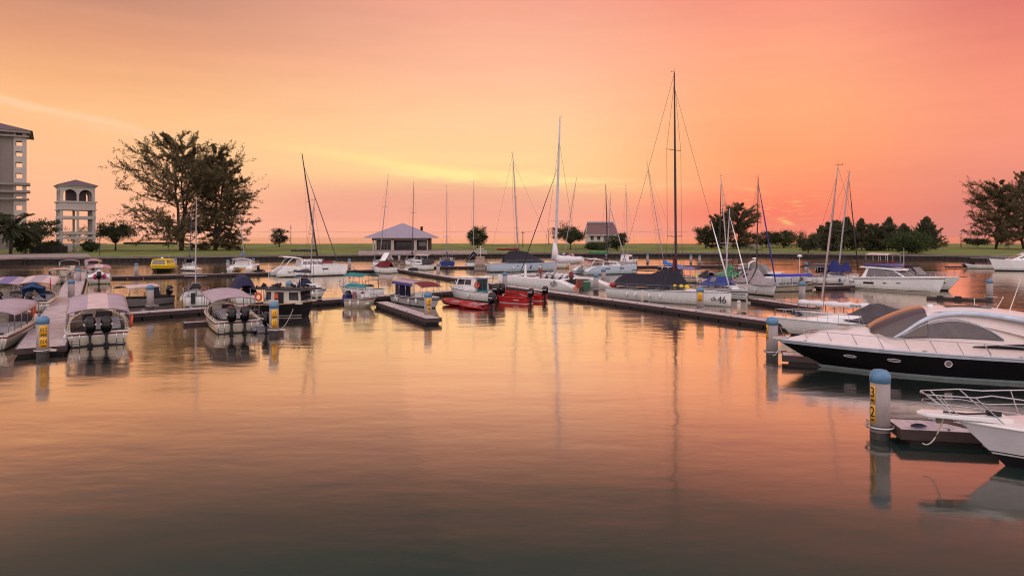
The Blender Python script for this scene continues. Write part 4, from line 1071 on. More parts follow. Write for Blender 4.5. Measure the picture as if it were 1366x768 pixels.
r, h = tour_boat((B0.x - math.cos(a) * 4.2, B0.y - math.sin(a) * 4.2), a, 9, 3.3, 'pale boat facing bow forward with rounded canopy and blue side flap', cz=1.9, rise=.1, c=(-.4, .38), m=pinkc, m2=mat('peach_canvas', (222, 170, 140), .8), bowcan=False, bench=1, engines=0)
tarp(r, [1.5, 2.4, 3.3], [1.9, 2.0, 1.7], [.35, .4, .35], [1.2, 1.2, 1.1], blue, name='side_flap').location = (0, -1.35, 0)
B0 = at(92, 368); 
tour_boat((B0.x - math.cos(a) * 5, B0.y - math.sin(a) * 5), a, 10, 3.3, 'boat with dull pink canopy behind the pale bow forward boat', cz=2.4, rise=.1, m=mat('rose_canvas', (176, 130, 136), .8), m2=mat('rose_canvas', (0, 0, 0)), bowcan=False, bench=1, engines=0)

# grey workboat with covered engine behind the cross walkway
c, rz, L_ = pose(213, 405, 158, 411)
r = empty('work_boat', (c.x, c.y, 0), rz, 'low grey boat with small pinkish awning and covered engine beyond the cross walkway', 'work boat')
h = Hull(L_ + 2, 2.4, .8, 1.2, tr=.9); h.build(r, [antifoul, mat('grey_hull', (112, 104, 104), .5, dirt=.3), darkhull], bands=(0, 1, 1, 2)); h.deck(r, darkhull, .05, .8, sole=.3)
canopy(r, -1.6, 2.2, 1.05, 2.0, .2, pinkc, zb=.9, posts=3); tarp(r, [-2.4, -1.7, -1.0], [1.7, 2.0, 1.8], [.3, .5, .3], [.8, .7, .8], darkcloth, name='engine_cover'); outboard(r, -L_ / 2 - 1, 0, .9, 1.0)

# yellow cabin boat
c, rz, L_ = pose(214, 366, 205, 356)
r = empty('cabin_boat', (*at(216.5, 362)[:2], 0), math.radians(-80), 'bright yellow cabin boat with dark lower hull at the far walkway', 'cabin boat')
h = Hull(8, 4.0, 1.0, 1.4, tr=.9, p=3); h.build(r, [darkhull, darkhull, yellow], bands=(0, 0, 2, 2), levels=(0, .2, .55, .8, 1)); h.deck(r, yellow)
cabin(r, -2.8, 2.4, 1.7, 1.15, 1.35, .35, .1, 1.55, m=yellow, win=((.1, .9, .45, .85),), wm=clearg, wn=3); h.rub(r, yellow, r=.09)
mb = MB(); mb.lathe([(0, 0), (.25, .1), (.2, .3), (0, .35)], (0, 0, 2.62), 8); mb.build('roof_lamp', white, r); mb = MB(); mb.tube((.6, 1.5, 2.5), (.6, 1.5, 3.6), .02); mb.build('antenna', white, r)
mb = MB(); mb.box(2.20, 2.26, -.02, .02, 1.3, 2.4); mb.build('window_post', yellow, r)

# navy covered boat behind the lilac canopy
c = at(322, 402)
r = empty('covered_boat', (c.x, c.y, 0), math.radians(120), 'small boat under a rounded navy cover behind the lilac canopy tour boat', 'boat')
h = Hull(7, 2.5, .9, 1.2); h.build(r, [antifoul, white, white]); h.deck(r, white); tarp(r, [-3.4, -2.6, 0, 1.8, 2.8], [1.9, 2.75, 2.9, 2.5, 1.5], [1.15, 1.2, 1.2, 1.1, .6], [1.0, 1.0, 1.0, 1.0, 1.1], navy, sagk=-.35, n=8)

# dark hulled fishing boat with white wheelhouse
c, rz, L_ = pose(352, 421, 405, 424)
r = empty('fishing_boat', (c.x - .3, c.y + 1.2, 0), math.radians(-14), 'black hulled fishing boat with white wheelhouse and cluttered dark roof', 'fishing boat')
h = Hull(5.6, 2.7, 1.0, 1.35, tr=.95, p=3.4, rake=.4, d=.4); h.build(r, [darkhull, darkhull, darkhull], name='hull'); h.deck(r, mat('dirty_deck', (120, 100, 86), .8, dirt=.4), .04, .3, sole=.4); h.rub(r, mat('rub_wood', (176, 132, 96), .7), r=.05); h.stripe(r, mat('white_line', (180, 170, 160), .5), .06, .12, 0, .9)
cb = cabin(r, -1.5, 2.2, 1.05, 1.1, 1.25, .15, .15, 1.0, top=.94, m=offwhite, win=((.06, .20, .3, .85), (.30, .52, .3, .85), (.70, .96, .3, .85)), wn=1, wm=glass, back=True, roofm=blackmat, over=.35, rh=.12)
mb = MB(); mb.box(.05, .55, -1.062, -1.04, 1.15, 2.15); mb.build('door', blackmat, cb)
mb = MB(); mb.box(-.35, .02, -1.055, -1.03, 1.6, 2.05); mb.build('orange_cloth', orange, cb)  # plain orange cloth on the wheelhouse side
rnd = random.Random(5)
mb = MB()
for k in range(26): x = -2.2 + rnd.random() * 4.2; y = rnd.uniform(-1.1, 1.1); s_ = rnd.uniform(.08, .2); mb.lathe([(s_ * .6, 0), (s_, s_ * .7), (s_ * .5, s_ * 1.6), (0.01, s_ * 1.8)], (x, y, 2.55), 6)
mb.build('roof_gear', darkcloth, r); mb = MB(); mb.box(-2.9, -1.6, -1.1, 1.1, 2.40, 2.5); mb.build('awning', darkcloth, r)
for x, y in ((-2.8, -1), (-2.8, 1), (-1.7, -1), (-1.7, 1)): mb = MB(); mb.tube((x, y, 1.0), (x, y, 2.4), .03); mb.build('awning_post', steel, r)
mb = MB(); mb.tube((-1.0, -.9, 2.4), (-1.0, -.9, 4.7), .025); mb.build('antenna', white, r)
text_mesh('EV', .42, blue, r, (-1.15, -1.09, 1.45), (math.pi / 2, 0, 0)); lifering(r, (-1.9, -1.15, 1.7), (0, 1, 0), .3)
fb_ = r
mooring(at(367, 441, .9), at(391, 412, 1.3), .45, 'pale mooring line from the numbered pile to the black fishing boat')
mooring(at(362, 436, .9), at(349, 415, 1.2), .25, 'mooring line from the numbered pile to the stern of the black fishing boat')
# dinghy tied by its side
c = at(356, 438)
r = empty('inflatable_dinghy', (c.x, c.y, 0), math.radians(118), 'grey inflatable dinghy with a dark outboard between tour boat and numbered pile', 'dinghy')
def rib_tubes(r, L, B, m, rad=.22):
    mb = MB(); pts = [(-L / 2, -B / 2, .22), (0, -B / 2, .25), (L * .3, -B * .42, .3), (L * .46, -B * .2, .4), (L / 2, 0, .45), (L * .46, B * .2, .4), (L * .3, B * .42, .3), (0, B / 2, .25), (-L / 2, B / 2, .22)]
    mb.path(pts, [rad * .6] + [rad] * 7 + [rad * .6], 10, 0); return mb.build('inflated_tube', m, r, subsurf=1)
def rib(px, py, ang, L, B, m, label, name='inflatable_dinghy', eng=1.0, cat='dinghy', group=None, seats=True, en=True):
    c = at(px, py); r = empty(name, (c.x, c.y, 0), math.radians(ang), label, cat, group); rib_tubes(r, L, B, m, .15 * B)
    mb = MB(); mb.add([(-L / 2 + .1, -B * .4, .05), (L * .3, -B * .35, .05), (L * .44, 0, .3), (L * .3, B * .35, .05), (-L / 2 + .1, B * .4, .05)], [(0, 1, 2, 3, 4)]); mb.add([(-L / 2 + .1, -B * .4, .05), (-L / 2 + .1, B * .4, .05), (-L / 2 + .05, B * .42, .55), (-L / 2 + .05, -B * .42, .55)], [(0, 1, 2, 3)]); mb.build('floor', m if m is not redh else mat('dark_red_floor', (120, 24, 26), .6), r, solid=.04)
    if seats:
        mb = MB(); [mb.box(x, x + .3, -B * .38, B * .38, .38, .44) for x in (-.2 * L, .08 * L)]; mb.build('thwart', seatc, r)
    mb = MB(); mb.path([(-L * .35, -B / 2 - .13 * B, .28), (0, -B / 2 - .15 * B, .33), (L * .28, -B * .44 - .1 * B, .36)], .02, 4); mb.path([(-L * .35, B / 2 + .13 * B, .28), (0, B / 2 + .15 * B, .33), (L * .28, B * .44 + .1 * B, .36)], .02, 4); mb.build('grab_line', white, r)
    if en: outboard(r, -L / 2, 0, .62, eng)
    return r
bpy.data.objects.remove(r)
rib(352, 441, 115, 3.0, 1.4, mat('grey_tube', (130, 124, 130), .6, dirt=.3), 'grey inflatable dinghy with a dark outboard between tour boat and numbered pile')
# ------------------------------------------------------------------ sailing boats
def sailboat(name, sp, bp, B, fs, fb, label, top, mt=.58, hm=None, rb=0.0, cab=True, boom=None, cover=None, furl=None, r=.08, mm=None, spr=(.45,), tr=.7, p=2.0, rake=.7, rail=True, cat='sailboat', foretop=.93, group=None, cabm=None, coverlift=.45, sprw=.8, boomz=1.35, furl_r=.08, Lmin=None, cabh=.42, wr=.012, fine=1.0, shroud=True, fore=None, cover_r=.16):
    c, rz, L = pose(*sp, *bp, Lmax=Lmin or 13)
    if Lmin and L < Lmin: L = Lmin
    r_ = empty(name, (c.x, c.y, 0), rz, label, cat, group); h = Hull(L, B, fs, fb, tr=tr, p=p, rake=rake, fine=fine)
    h.build(r_, hm or [antifoul, white, blue], bands=(0, 1, 1, 1) if not hm else (0, 1, 2, 1))
    h.deck(r_, deckgrey if cab else white, .04, .34, sole=.35, sd=.35); h.rub(r_, alu, r=.03)
    mx = h.x(mt); zd = h.z(mt)
    if cab: cabin(r_, h.x(.36), h.x(.80), B * .30, zd - .02, cabh, L * .12, .1, B * .16, top=.85, m=cabm or white, win=((.12, .9, .35, .8),), front=False, wn=3)
    [fender(r_, h, t_, sd_, .5, white if (k_ + len(label)) % 3 else bluec, .9) for k_, (t_, sd_) in enumerate(((.3, -1), (.55, -1), (.45, 1), (.7, -1)))]
    if cab:
        q_ = len(label) % 4; cm = (darkcloth, greyc, navy, pinkc)[q_]; x_ = h.x(.37); w_ = B * .30
        tarp(r_, [x_ - .9, x_ - .3, x_ + .5], [zd + 1.15, zd + 1.2, zd + .5], [w_, w_, w_ * .8], [zd + .35, zd + .3, zd + .35], cm, name='sprayhood', sagk=-.45)
        if q_ in (0, 2): canopy(r_, h.x(.04), h.x(.24), B * .34, zd + 1.5, .12, cm, zb=zd, posts=3, name='bimini')
        mb = MB(); mb.tube((h.x(.03), B * .28, zd), (h.x(.03), B * .28, zd + 1.3), .02); mb.build('stern_pole', steel, r_)
        mb = MB(); mb.torus((h.x(.05), -B * .25, zd + .55), .24, .06, (1, 0, 0), 12, 6); mb.build('life_ring', mat('faded_orange', (170, 90, 60), .7) if q_ % 2 else white, r_)
        mb = MB(); mb.tube((h.x(.12), 0, .5), (h.x(.12), 0, 1.5), .05); mb.build('binnacle', blackmat, r_)
    if rail: h.rail(r_, .02, .985, .6, 9, m=steel, r=.014, drop=False)
    if top: rig(r_, h, mx, zd + (cabh if cab else 0) * .9, top, r, mm or alu, spr, sprw, fore, True, furl, furl_r, boom or L * .38, boomz, cover, cover_r, foretop=foretop, coverlift=coverlift, wr=wr, shroud=shroud)
    return r_, h

# small white boat, stern to camera, left (tall white mast)
r, h = sailboat('sailboat', (262, 409), (257, 394), 2.6, 1.0, 1.3, 'white sailboat with tall thin white mast and stern rails beyond the cross walkway', (262, 263), mt=.5, tr=.95, mm=mat('white_mast', (178, 172, 174), .4), Lmin=6.5, spr=(.15,), sprw=1.1, boom=.01, r=.07)
mb = MB(); mb.box(-3.4, -3.1, .1, .5, .3, 1.4); mb.build('rudder_box', blackmat, r); h.rail(r, 0, .25, .85, 3, drop=False, r=.03)
# second mast left, small boat by the yellow one
r, h = sailboat('sailboat', (253, 361), (249, 353), 2.8, 1.0, 1.3, 'small sailboat with dark mast and blue trimmed hull right of the yellow boat', (256, 280), mt=.5, tr=.9, mm=mat('slate_mast', (70, 72, 110), .4), boom=3, cover=navy, Lmin=7)
c = at(240, 361); r2 = empty('pontoon_ramp', (c.x, c.y, 0), math.radians(-30), 'pale sloping ramp board between the yellow boat and small sailboat', 'ramp'); mb = MB(); mb.add([(0, 0, .4), (5, 0, .4), (5, 1.6, .5), (0, 1.6, 1.1), (0, 0, .25), (5, 0, .25), (5, 1.6, .3), (0, 1.6, .8)], [(0, 1, 2, 3), (4, 5, 6, 7), (0, 1, 5, 4), (1, 2, 6, 5), (2, 3, 7, 6), (3, 0, 4, 7)]); mb.build('board', white, r2)

def catamaran(label, c, rz, L, W, hb, fs, fb, top, hm, mt=.55, mm=None, spr=(.45,), furl=None, boom=None, cover=None, cab=True, cat='catamaran', name='catamaran', scoop=1.6, mr=.12, boomz=2.6, cabh=1.15, foretop=.86, furl_r=.1, tramp=True, coverlift=.3, wr=.014, wind=clearg, rails=True, cover_r=.2):
    r = empty(name, (c[0], c[1], 0), rz, label, cat); hs = []
    for sd in (1, -1):
        h = Hull(L, hb, fs, fb, tr=.9, p=2.6, rake=.25, wlr=.8); n = empty('hull_side', (0, sd * (W - hb) / 2, 0)); bpy.data.objects.remove(n)
        # sugar-scoop stern: lower the sheer aft
        oz = h.z; h.z = (lambda oz, h: (lambda t: oz(t) * (1 if t > scoop / L else .38 + .62 * (t * L / scoop) ** .8)))(oz, h)
        ho = h.build(r, hm, bands=(0, 1, 1, 1)); ho.location = (0, sd * (W - hb) / 2, 0)
        dk = h.deck(r, white, toe=.01); dk.location = (0, sd * (W - hb) / 2, 0)
        if rails:
            for s1 in (1, -1): rl = h.rail1(r, s1, .25, .985, .6, 7, drop=False, r=.014, m=steel); rl.location = (0, sd * (W - hb) / 2, 0)
        for t_ in (.34, .62):
            mb = MB()
            for k in range(3): pass
            a = h.pt(t_, .62, sd, .014); b = h.pt(t_ + .09, .62, sd, .014); a2 = h.pt(t_, .78, sd, .014); b2 = h.pt(t_ + .09, .78, sd, .014)
            if cab: mb.add([a, b, b2, a2], [(0, 1, 2, 3)]); mb.build('hull_window', glass, r).location = (0, sd * (W - hb) / 2, 0)
        hs.append(h)
    h = hs[0]; zz = fs
    mb = MB(); x0, x1 = -L * .36, L * .22 if cab else L * .12
    if cab:
        mb.box(x0, x1, -(W - hb) / 2, (W - hb) / 2, .75, fs + .05); mb.build('bridge_deck', white, r, bevel=.05)
        cabin(r, -L * .16, L * .24, W * .36, fs, cabh, L * .09, .15, W * .24, top=.86, win=((.05, .86, .30, .82),), wn=4, wm=wind, m=white, over=.12)
        mb = MB(); rings = []
        for k in range(7):
            u = k / 6; x = -L * .40 + u * L * .26; rings.append([(x, W * .34 * v, fs + cabh + .55 + .14 * (1 - v * v) - .35 * u * u) for v in (-1, -.5, 0, .5, 1)])
        mb.loft(rings); mb.build('cockpit_roof', white, r, solid=.09)
        for sd in (1, -1): mb = MB(); mb.path([(-L * .38, sd * W * .32, fs), (-L * .33, sd * W * .32, fs + 1.0), (-L * .26, sd * W * .3, fs + cabh + .5)], .07, 6); mb.build('roof_strut', white, r)
    else:
        for x in (-L * .30, L * .06, L * .38): mb.path([(x, -(W - hb) / 2, fs * .95), (x, 0, fs * 1.12), (x, (W - hb) / 2, fs * .95)], .16, 8)
        mb.build('crossbeam', white, r)
    mb = MB(); xa, xb = (L * .24, L * .43) if cab else (-L * .3, L * .38)
    mb.quad((xa, -(W - hb) / 2, fs * .98), (xb, -(W - hb) / 2, fs), (xb, (W - hb) / 2, fs), (xa, (W - hb) / 2, fs * .98)); mb.build('trampoline', mat('net', (96, 88, 92), .9, var=.2), r, solid=.02)
    mb = MB(); mb.tube((L * .43, -(W - hb) / 2, fs + .02), (L * .43, (W - hb) / 2, fs + .02), .09, n=8); mb.build('bow_beam', alu, r)
    rig(r, h, -L / 2 + mt * L, fs + (cabh if cab else .2), top, mr, mm or alu, spr, 1.3, (L * .43, 0, fs + .1), False, furl, furl_r, boom, boomz, cover, foretop=foretop, shroud=False, coverlift=coverlift, wr=wr, cover_r=cover_r)
    mb = MB(); a = r.rotation_euler.z; by = r.location.y + (-L / 2 + mt * L) * math.sin(a); T_ = world2local(r, (xat(top[0], by), by, zat(top[1], by)))
    base = Vector((-L / 2 + mt * L, 0, fs)); tt = base + (T_ - base) * .86
    for sd in (1, -1): mb.tube((-L / 2 + (mt - .08) * L, sd * (W / 2 - .2), fs), tt, wr, n=4)
    mb.build('shroud', wire, r)
    return r, h

# large cruising catamaran
c, rz, L_ = pose(366, 370, 452, 367.5)
r, h = catamaran('large white cruising catamaran with dark raked mast and black stackpack on its boom', (c.x - .5, c.y + 3.0), rz, L_ + 1.2, 6.6, 1.7, 1.75, 1.95, (403, 206), [antifoul, white, white], mt=.62, mm=alud, furl=mat('grey_furl', (96, 88, 96), .8), boom=4.6, cover=blackmat, mr=.16, spr=(.28, .55), boomz=1.5, furl_r=.09, foretop=.9, coverlift=.2)
mb = MB(); mb.box(1.6, 3.6, -2.28, -2.26, 2.25, 2.75); mb.build('red_banner', mat('red_banner', (120, 30, 44), .7), r)
text_mesh('lagoon', .5, ink, r, (-4.0, -3.345, .95), (math.pi / 2, 0, 0))
outb = rib(347, 364, 100, 3.2, 1.6, blackmat, 'black inflatable tender hanging at the stern of the large catamaran')
# small catamaran stern with blue cover
c = at(323, 362)
r, h = catamaran('small white catamaran seen stern on, with bright blue cover at its mast', (c.x - 1, c.y + 4), math.radians(97), 9, 5.0, 1.3, 1.2, 1.3, (319, 282), [antifoul, white, white], mt=.5, boom=2.6, cover=skyblue, cabh=.8, boomz=1.3, mr=.08)
# open racing catamaran
A, Bq = at(757, 389), at(662, 381); d = (Bq - A).normalized(); ang = math.atan2(d.y, d.x); L_ = (Bq - A).length + 1.2
nrm = Vector((d.y, -d.x, 0)); 
if nrm.y < 0: nrm = -nrm
mid = (A + Bq) / 2 + nrm * 3.3 + Vector((.6, 0, 0))
r, h = catamaran('open white racing catamaran with thick white mast and loosely furled white mainsail', (mid.x, mid.y), ang, L_, 8.0, 1.5, 1.35, 1.6, (747, 158), [mat('grey_bottom', (150, 146, 156), .4), white, white], mt=.46, mm=mat('thick_white_mast', (190, 184, 192), .35), cab=False, boom=5.2, cover=sail, mr=.18, spr=(.35,), boomz=2.3, furl=alud, furl_r=.07, scoop=3.2, foretop=.7, coverlift=2.4, wr=.016, cover_r=.5)
for sd in (1, -1): text_mesh('q|b', 1.0, ink, r, (-L_ * .29, sd * 4.07 + (0), .98), (math.pi / 2, 0, math.pi if sd > 0 else 0), sx=1.0)
mb = MB(); [mb.path([(-L_ * .3 + k * .9, 1.2 + .3 * (k % 3), 1.55), (-L_ * .3 + k * .9 + .5, .4, 1.9), (-L_ * .3 + k * .9 + .7, -1.0, 1.55)], .25, 7) for k in range(6)]; mb.build('stowed_sails', sail, r)
mb = MB(); mb.box(-1.2, 1.8, -1.0, 1.4, 1.5, 1.95); mb.build('deck_pod', greyc, r, bevel=.25)
mb = MB(); mb.tube((L_ * .12, 3.2, 1.4), (L_ * .12, 3.2, 3.2), .2, .12, 8); mb.build('winch_post', white, r)
mb = MB(); mb.tube((-L_ * .1, 3.6, 1.4), (-L_ * .1, 3.6, 2.6), .08); mb.torus((-L_ * .1, 3.6, 2.5), .3, .09, (0, 1, 0), 12, 6); mb.build('life_sling', mat('rust_red', (140, 56, 40), .7), r)
# mid far catamaran
c, rz, L_ = pose(782, 367, 838, 365.5)
r, h = catamaran('pale blue hulled catamaran with pinkish cockpit cover beyond the racing catamaran', (c.x, c.y + 3), rz, 11.5, 6.0, 1.6, 1.55, 1.7, (808, 247), [antifoul, palehull, palehull], mt=.55, mm=alud, boom=4.2, cover=greenc, cabh=.8, boomz=1.6, mr=.11, furl=mat('light_furl', (180, 170, 170), .7), foretop=.9)
tarp(r, [-5, -3.8, -2.2, -.6], [2.2, 2.9, 3.1, 2.7], [2.0, 2.2, 2.2, 1.9], [1.8, 2.2, 2.4, 2.4], mat('pinkish_cover', (190, 150, 144), .8, var=.15, dirt=.2), name='cockpit_cover')
mb = MB(); mb.lathe([(0, 0), (.75, .02), (.72, .06), (0, .08)], (-.6, -2.35, 2.2), 14, axis='z'); mb.build('round_cover', mat('maroon', (110, 48, 56), .8), r).rotation_euler = (0, 0, 0)

# sailboats in the far middle
def fm(sp, bp, B, fs, fb, lab, top, **k): return sailboat('sailboat', sp, bp, B, fs, fb, lab, top, **k)
r, h = fm((505, 356), (515, 348), 3.0, 1.1, 1.4, 'sailboat with tall slim mast moored close under the pavilion', (518, 233), Lmin=9, spr=(.3, .62), boom=3.5, cover=white, tr=.85)
r, h = fm((548, 354), (556, 349), 3.2, 1.1, 1.4, 'sailboat with dark mast and two spreaders right of the pavilion middle', (552, 243), Lmin=9, spr=(.25, .6), boom=3.5, cover=navy, mm=alud, tr=.85)
r, h = fm((597, 356.5), (591, 349), 3.6, 1.35, 1.5, 'blue hulled sailboat seen stern on with dark cover at the mast', (596, 247), hm=[antifoul, blue, blue], Lmin=9, spr=(.3,), boom=3.0, cover=darkcloth, tr=.92, mm=alu)
tarp(r, [-3.6, -2.2, -.4], [2.2, 3.1, 2.6], [1.2, 1.4, 1.0], [1.7, 1.9, 1.6], greyc, name='sprayhood'); h.rail(r, 0, .4, .8, 4, drop=False, r=.04)
r, h = fm((632, 357), (628, 349), 3.6, 1.1, 1.3, 'sailboat under a black and white diamond cover left of the charcoal covered sloop', (632, 243), Lmin=9, spr=(.28,), boom=3.2, cover=blackmat, tr=.92)
tarp(r, [-4.2, -2.6, .4], [3.6, 3.9, 3.0], [1.7, 2.0, 1.5], [1.5, 1.3, 1.3], darkcloth, name='boom_tent', sagk=0); tarp(r, [-4.35, -4.3], [3.3, 3.3], [.9, .9], [2.0, 2.0], pinkc, name='tent_panel', sagk=0); tarp(r, [-4.0, .2], [3.65, 3.2], [1.0, 1.0], [2.75, 2.3], white, name='tent_stripe', sagk=-.1).location = (0, 0, .1)
r, h = sailboat('sailboat', (652, 363), (748, 361), 3.6, 1.75, 1.95, 'large pale blue sloop under a charcoal tent with dark red boom cover', (684, 205), mt=.42, Lmin=15.5, hm=[antifoul, palehull, palehull], mm=alu, spr=(.32, .6), boom=4.6, cover=redc, cover_r=.26, r=.13, cab=False, tr=.7, rake=.5, boomz=2.6, furl=None, sprw=1.0, coverlift=1.0, wr=.016)
tarp(r, [-4.6, -3.4, -1.2, .6, 2.8, 4.2], [3.0, 4.1, 4.3, 4.0, 2.9, 2.1], [1.3, 1.6, 1.75, 1.75, 1.5, 1.0], [1.9, 1.85, 1.85, 1.85, 1.9, 1.95], darkcloth, name='boom_tent')
for t_ in (.35, .55, .7): mb = MB(); a_ = h.pt(t_, .66, -1, .015); b_ = h.pt(t_ + .025, .66, -1, .015); mb.add([a_, b_, b_ + Vector((0, 0, .16)), a_ + Vector((0, 0, .16))], [(0, 1, 2, 3)]); mb.build('porthole', glass, r)
r, h = sailboat('old_sailboat', (640, 361), (648, 352), 2.8, 1.1, 1.6, 'weathered brown cabin sailboat squeezed left of the pale blue sloop stern', None, cab=False, Lmin=8, hm=[antifoul, mat('tan_hull', (150, 130, 116), .6, dirt=.4), darkhull], tr=.9, cat='boat'); cabin(r, -2.6, 1.4, 1.1, 1.2, 1.6, .3, .1, m=mat('worn_wheelhouse', (170, 140, 124), .7, dirt=.4), wn=2)
mb = MB(); mb.tube((-1, 0, 2.8), (-1, 0, 5.2), .04); mb.box(-1.05, -.95, -.8, .8, 4.4, 4.5); mb.box(-1.05, -.95, -.05, .05, 3.6, 5.1); mb.build('signal_mast', white, r)
r, h = fm((748, 358), (768, 350), 3.2, 1.2, 1.4, 'sailboat with slim mast left of the white house, behind the racing catamaran', (769, 238), Lmin=9.5, spr=(.35,), boom=3.8, cover=sail, mm=alu, hm=[antifoul, offwhite, offwhite])
r, h = fm((826, 358), (862, 354.5), 3.2, 1.3, 1.8, 'ketch rigged cruiser with white wheelhouse right of the pale blue catamaran', (835, 249), Lmin=11, spr=(.3,), boom=3.4, mm=alu, hm=[antifoul, mat('ice_hull', (196, 200, 208), .4), darkhull], mt=.45); cabin(r, -2.4, .6, 1.1, 1.4, 1.5, .3, .1, m=white, wn=4)
r, h = fm((806, 360), (822, 352), 3.0, 1.1, 1.4, 'slim masted sailboat directly in front of the white house', (815, 258), Lmin=9, spr=(.33,), boom=3.4, cover=greyc, mm=alu)
c, rz, L_ = pose(858, 362, 905, 364)
r, h = fm((862, 357.5), (912, 361), 2.6, .55, .75, 'low sailboat with light blue boom cover right of the ketch', (863, 216), Lmin=8, mt=.18, cab=False, boom=.01, mm=alu, hm=[antifoul, darkhull, darkhull], spr=(.35,), rail=False, sprw=1.0, rake=.4)
tarp(r, [-2.8, -1.2, 1.4, 4.2], [2.1, 1.6, 1.3, 1.0], [.35, .4, .35, .15], [1.1, .95, .85, .8], skyblue, name='sail_cover', sagk=-.3)

# the long racing yacht with dk46 on its bow
c, rz, L_ = pose(822, 398, 972, 411.5)
r = empty('racing_yacht', (c.x + .5, c.y + 1.7, 0), rz, 'long white racing yacht with black mast, navy boom tent and dk46 on its bow', 'racing yacht')
h = Hull(L_ + .8, 4.2, 1.15, 1.45, tr=.86, p=2.1, rake=.12, wlr=.84, d=.3, sheer=1.3); h.build(r, [mat('grey_boot', (120, 118, 130), .4), white, white], bands=(0, 1, 1, 1), levels=(0, .06, .5, .9, 1)); h.deck(r, deckgrey, .04, .40, sole=.4, sd=.35); h.rub(r, mat('toe_rail', (90, 86, 96), .5), r=.03)
tm_ = .56; mx = h.x(tm_)
cabin(r, h.x(.42), h.x(.78), 1.0, h.z(.6) - .02, .32, 2.0, .1, .5, m=white, win=((.1, .8, .4, .8),), front=False, wn=2)
base, dd = rig(r, h, mx, 1.5, (899.5, 97), .13, mat('black_mast', (36, 26, 30), .35), (.24, .64), 1.25, None, True, None, boom=6.0, boomz=1.7, cover=None, foretop=.93, wr=.016)
ft = base + dd * .93; fp = Vector((h.x(1) - .1, 0, h.z(1))); e = ft - fp; mb = MB(); mb.path([fp + e * .02, fp + e * .18, fp + e * .33], [.07, .075, .03], 6); mb.build('furled_staysail', white, r)
Lh = L_ + .8
tarp(r, [-Lh * .48, -Lh * .40, -Lh * .16, mx - .2, mx + .1, mx + 1.6], [2.2, 2.85, 2.9, 3.9, 3.8, 1.9], [1.2, 1.7, 1.9, 1.9, 1.5, .8], [1.55, 1.5, 1.6, 1.55, 1.7, 1.6], mat('near_black_tarp', (30, 26, 40), .85, var=.25, scale=2, bump=.6, bscale=4), name='boom_tent', sagk=.1)
mb = MB(); mb.box(mx - .25, mx - .05, -.35, .35, 2.6, 4.9); mb.build('mast_wrap', redc, r, bevel=.1)
mb = MB(); [mb.lathe([(.05, 0), (.28, .12), (.26, .4), (.04, .52)], (mx + x, y, 1.5), 8) for x, y in ((.5, -.9), (1.1, -.6), (-.9, -1.2), (1.6, -.3))]; mb.build('yellow_bags', yellow, r)
mb = MB(); [mb.lathe([(.05, 0), (.28, .12), (.26, .4), (.04, .52)], (x, -1.3, 1.25), 8) for x in (-Lh * .46, -Lh * .44)]; mb.build('red_bags', redh, r)
for t_ in (.22, .30, .37, .43, .52): fender(r, h, t_, -1, .55, white, .8)
h.rail(r, .04, .98, .6, 10, r=.012, drop=False)
pa, pb = h.pt(.88, .5, -1), h.pt(.975, .5, -1); yaw = math.atan2(pb.y - pa.y, pb.x - pa.x)
pm = h.pt(.925, .45, -1, .05); text_mesh('dk', .62, ink, r, (h.pt(.895, .5, -1).x, h.pt(.895, .5, -1, .08).y, .72), (math.radians(84), 0, yaw)); text_mesh('46', 1.0, ink, r, (h.pt(.95, .5, -1).x - .05, h.pt(.945, .5, -1, .10).y, .66), (math.radians(84), 0, yaw), sx=.9)

# right-hand group of sailboats
r, h = sailboat('sailboat', (990, 388), (938, 375), 3.3, 1.1, 1.4, 'sailboat under a bright green tarp with dark green furled jib', (961.5, 236), mt=.56, mm=mat('white_mast', (178, 172, 174), .4), furl=mat('green_furl', (20, 66, 66), .7), spr=(.33,), cab=True, boom=4.2, foretop=.97, furl_r=.075, Lmin=11)
tarp(r, [-4.4, -2.6, -.4, 1.0, 2.8, 5.0], [2.0, 2.3, 3.3, 2.5, 2.3, 1.9], [1.7, 1.8, 1.9, 1.7, 1.4, .6], [1.75, 1.7, 1.5, 1.7, 1.6, 1.8], greenc, name='tarp')
r, h = sailboat('sailboat', (938, 393), (1000, 402), 3.0, 1.0, 1.2, 'white sailboat with blue cover between the racing yacht and grey covered boat', (973.5, 278), mt=.5, mm=mat('white_mast', (178, 172, 174), .4), furl=white, spr=(.33,), hm=[antifoul, white, darkhull], boom=3.6, foretop=.92, furl_r=.065)
tarp(r, [-3.8, -2.8, -.8, .4, 1.0], [1.9, 2.4, 2.45, 2.5, 1.8], [1.2, 1.4, 1.45, 1.2, .7], [1.4, 1.35, 1.35, 1.5, 1.5], bluec, name='boom_tent'); h.stripe(r, blue, .55, .62, 0, .97)
r, h = sailboat('sailboat', (985, 388), (1036, 396), 3.1, 1.15, 1.35, 'sailboat with pale grey crumpled covers and dark blue furled jib', (1011.5, 238), mt=.5, mm=alud, furl=mat('blue_furl', (34, 34, 110), .7), spr=(.3,), boom=3.5, foretop=.96, furl_r=.09)
pg = mat('pale_grey_cover', (158, 146, 148), .85, var=.15, scale=2, bump=.6, bscale=3, dirt=.2)
tarp(r, [-4.0, -3.0, -1.2, -.1], [2.1, 2.8, 2.9, 3.3], [1.3, 1.5, 1.5, 1.1], [1.4, 1.3, 1.3, 1.4], pg, name='boom_tent'); tarp(r, [.2, 1.6, 2.8, 4.2], [3.3, 2.3, 1.9, 1.5], [1.1, 1.5, 1.3, .5], [1.5, 1.3, 1.3, 1.3], pg, name='bow_cover')
c = at(1033, 384)
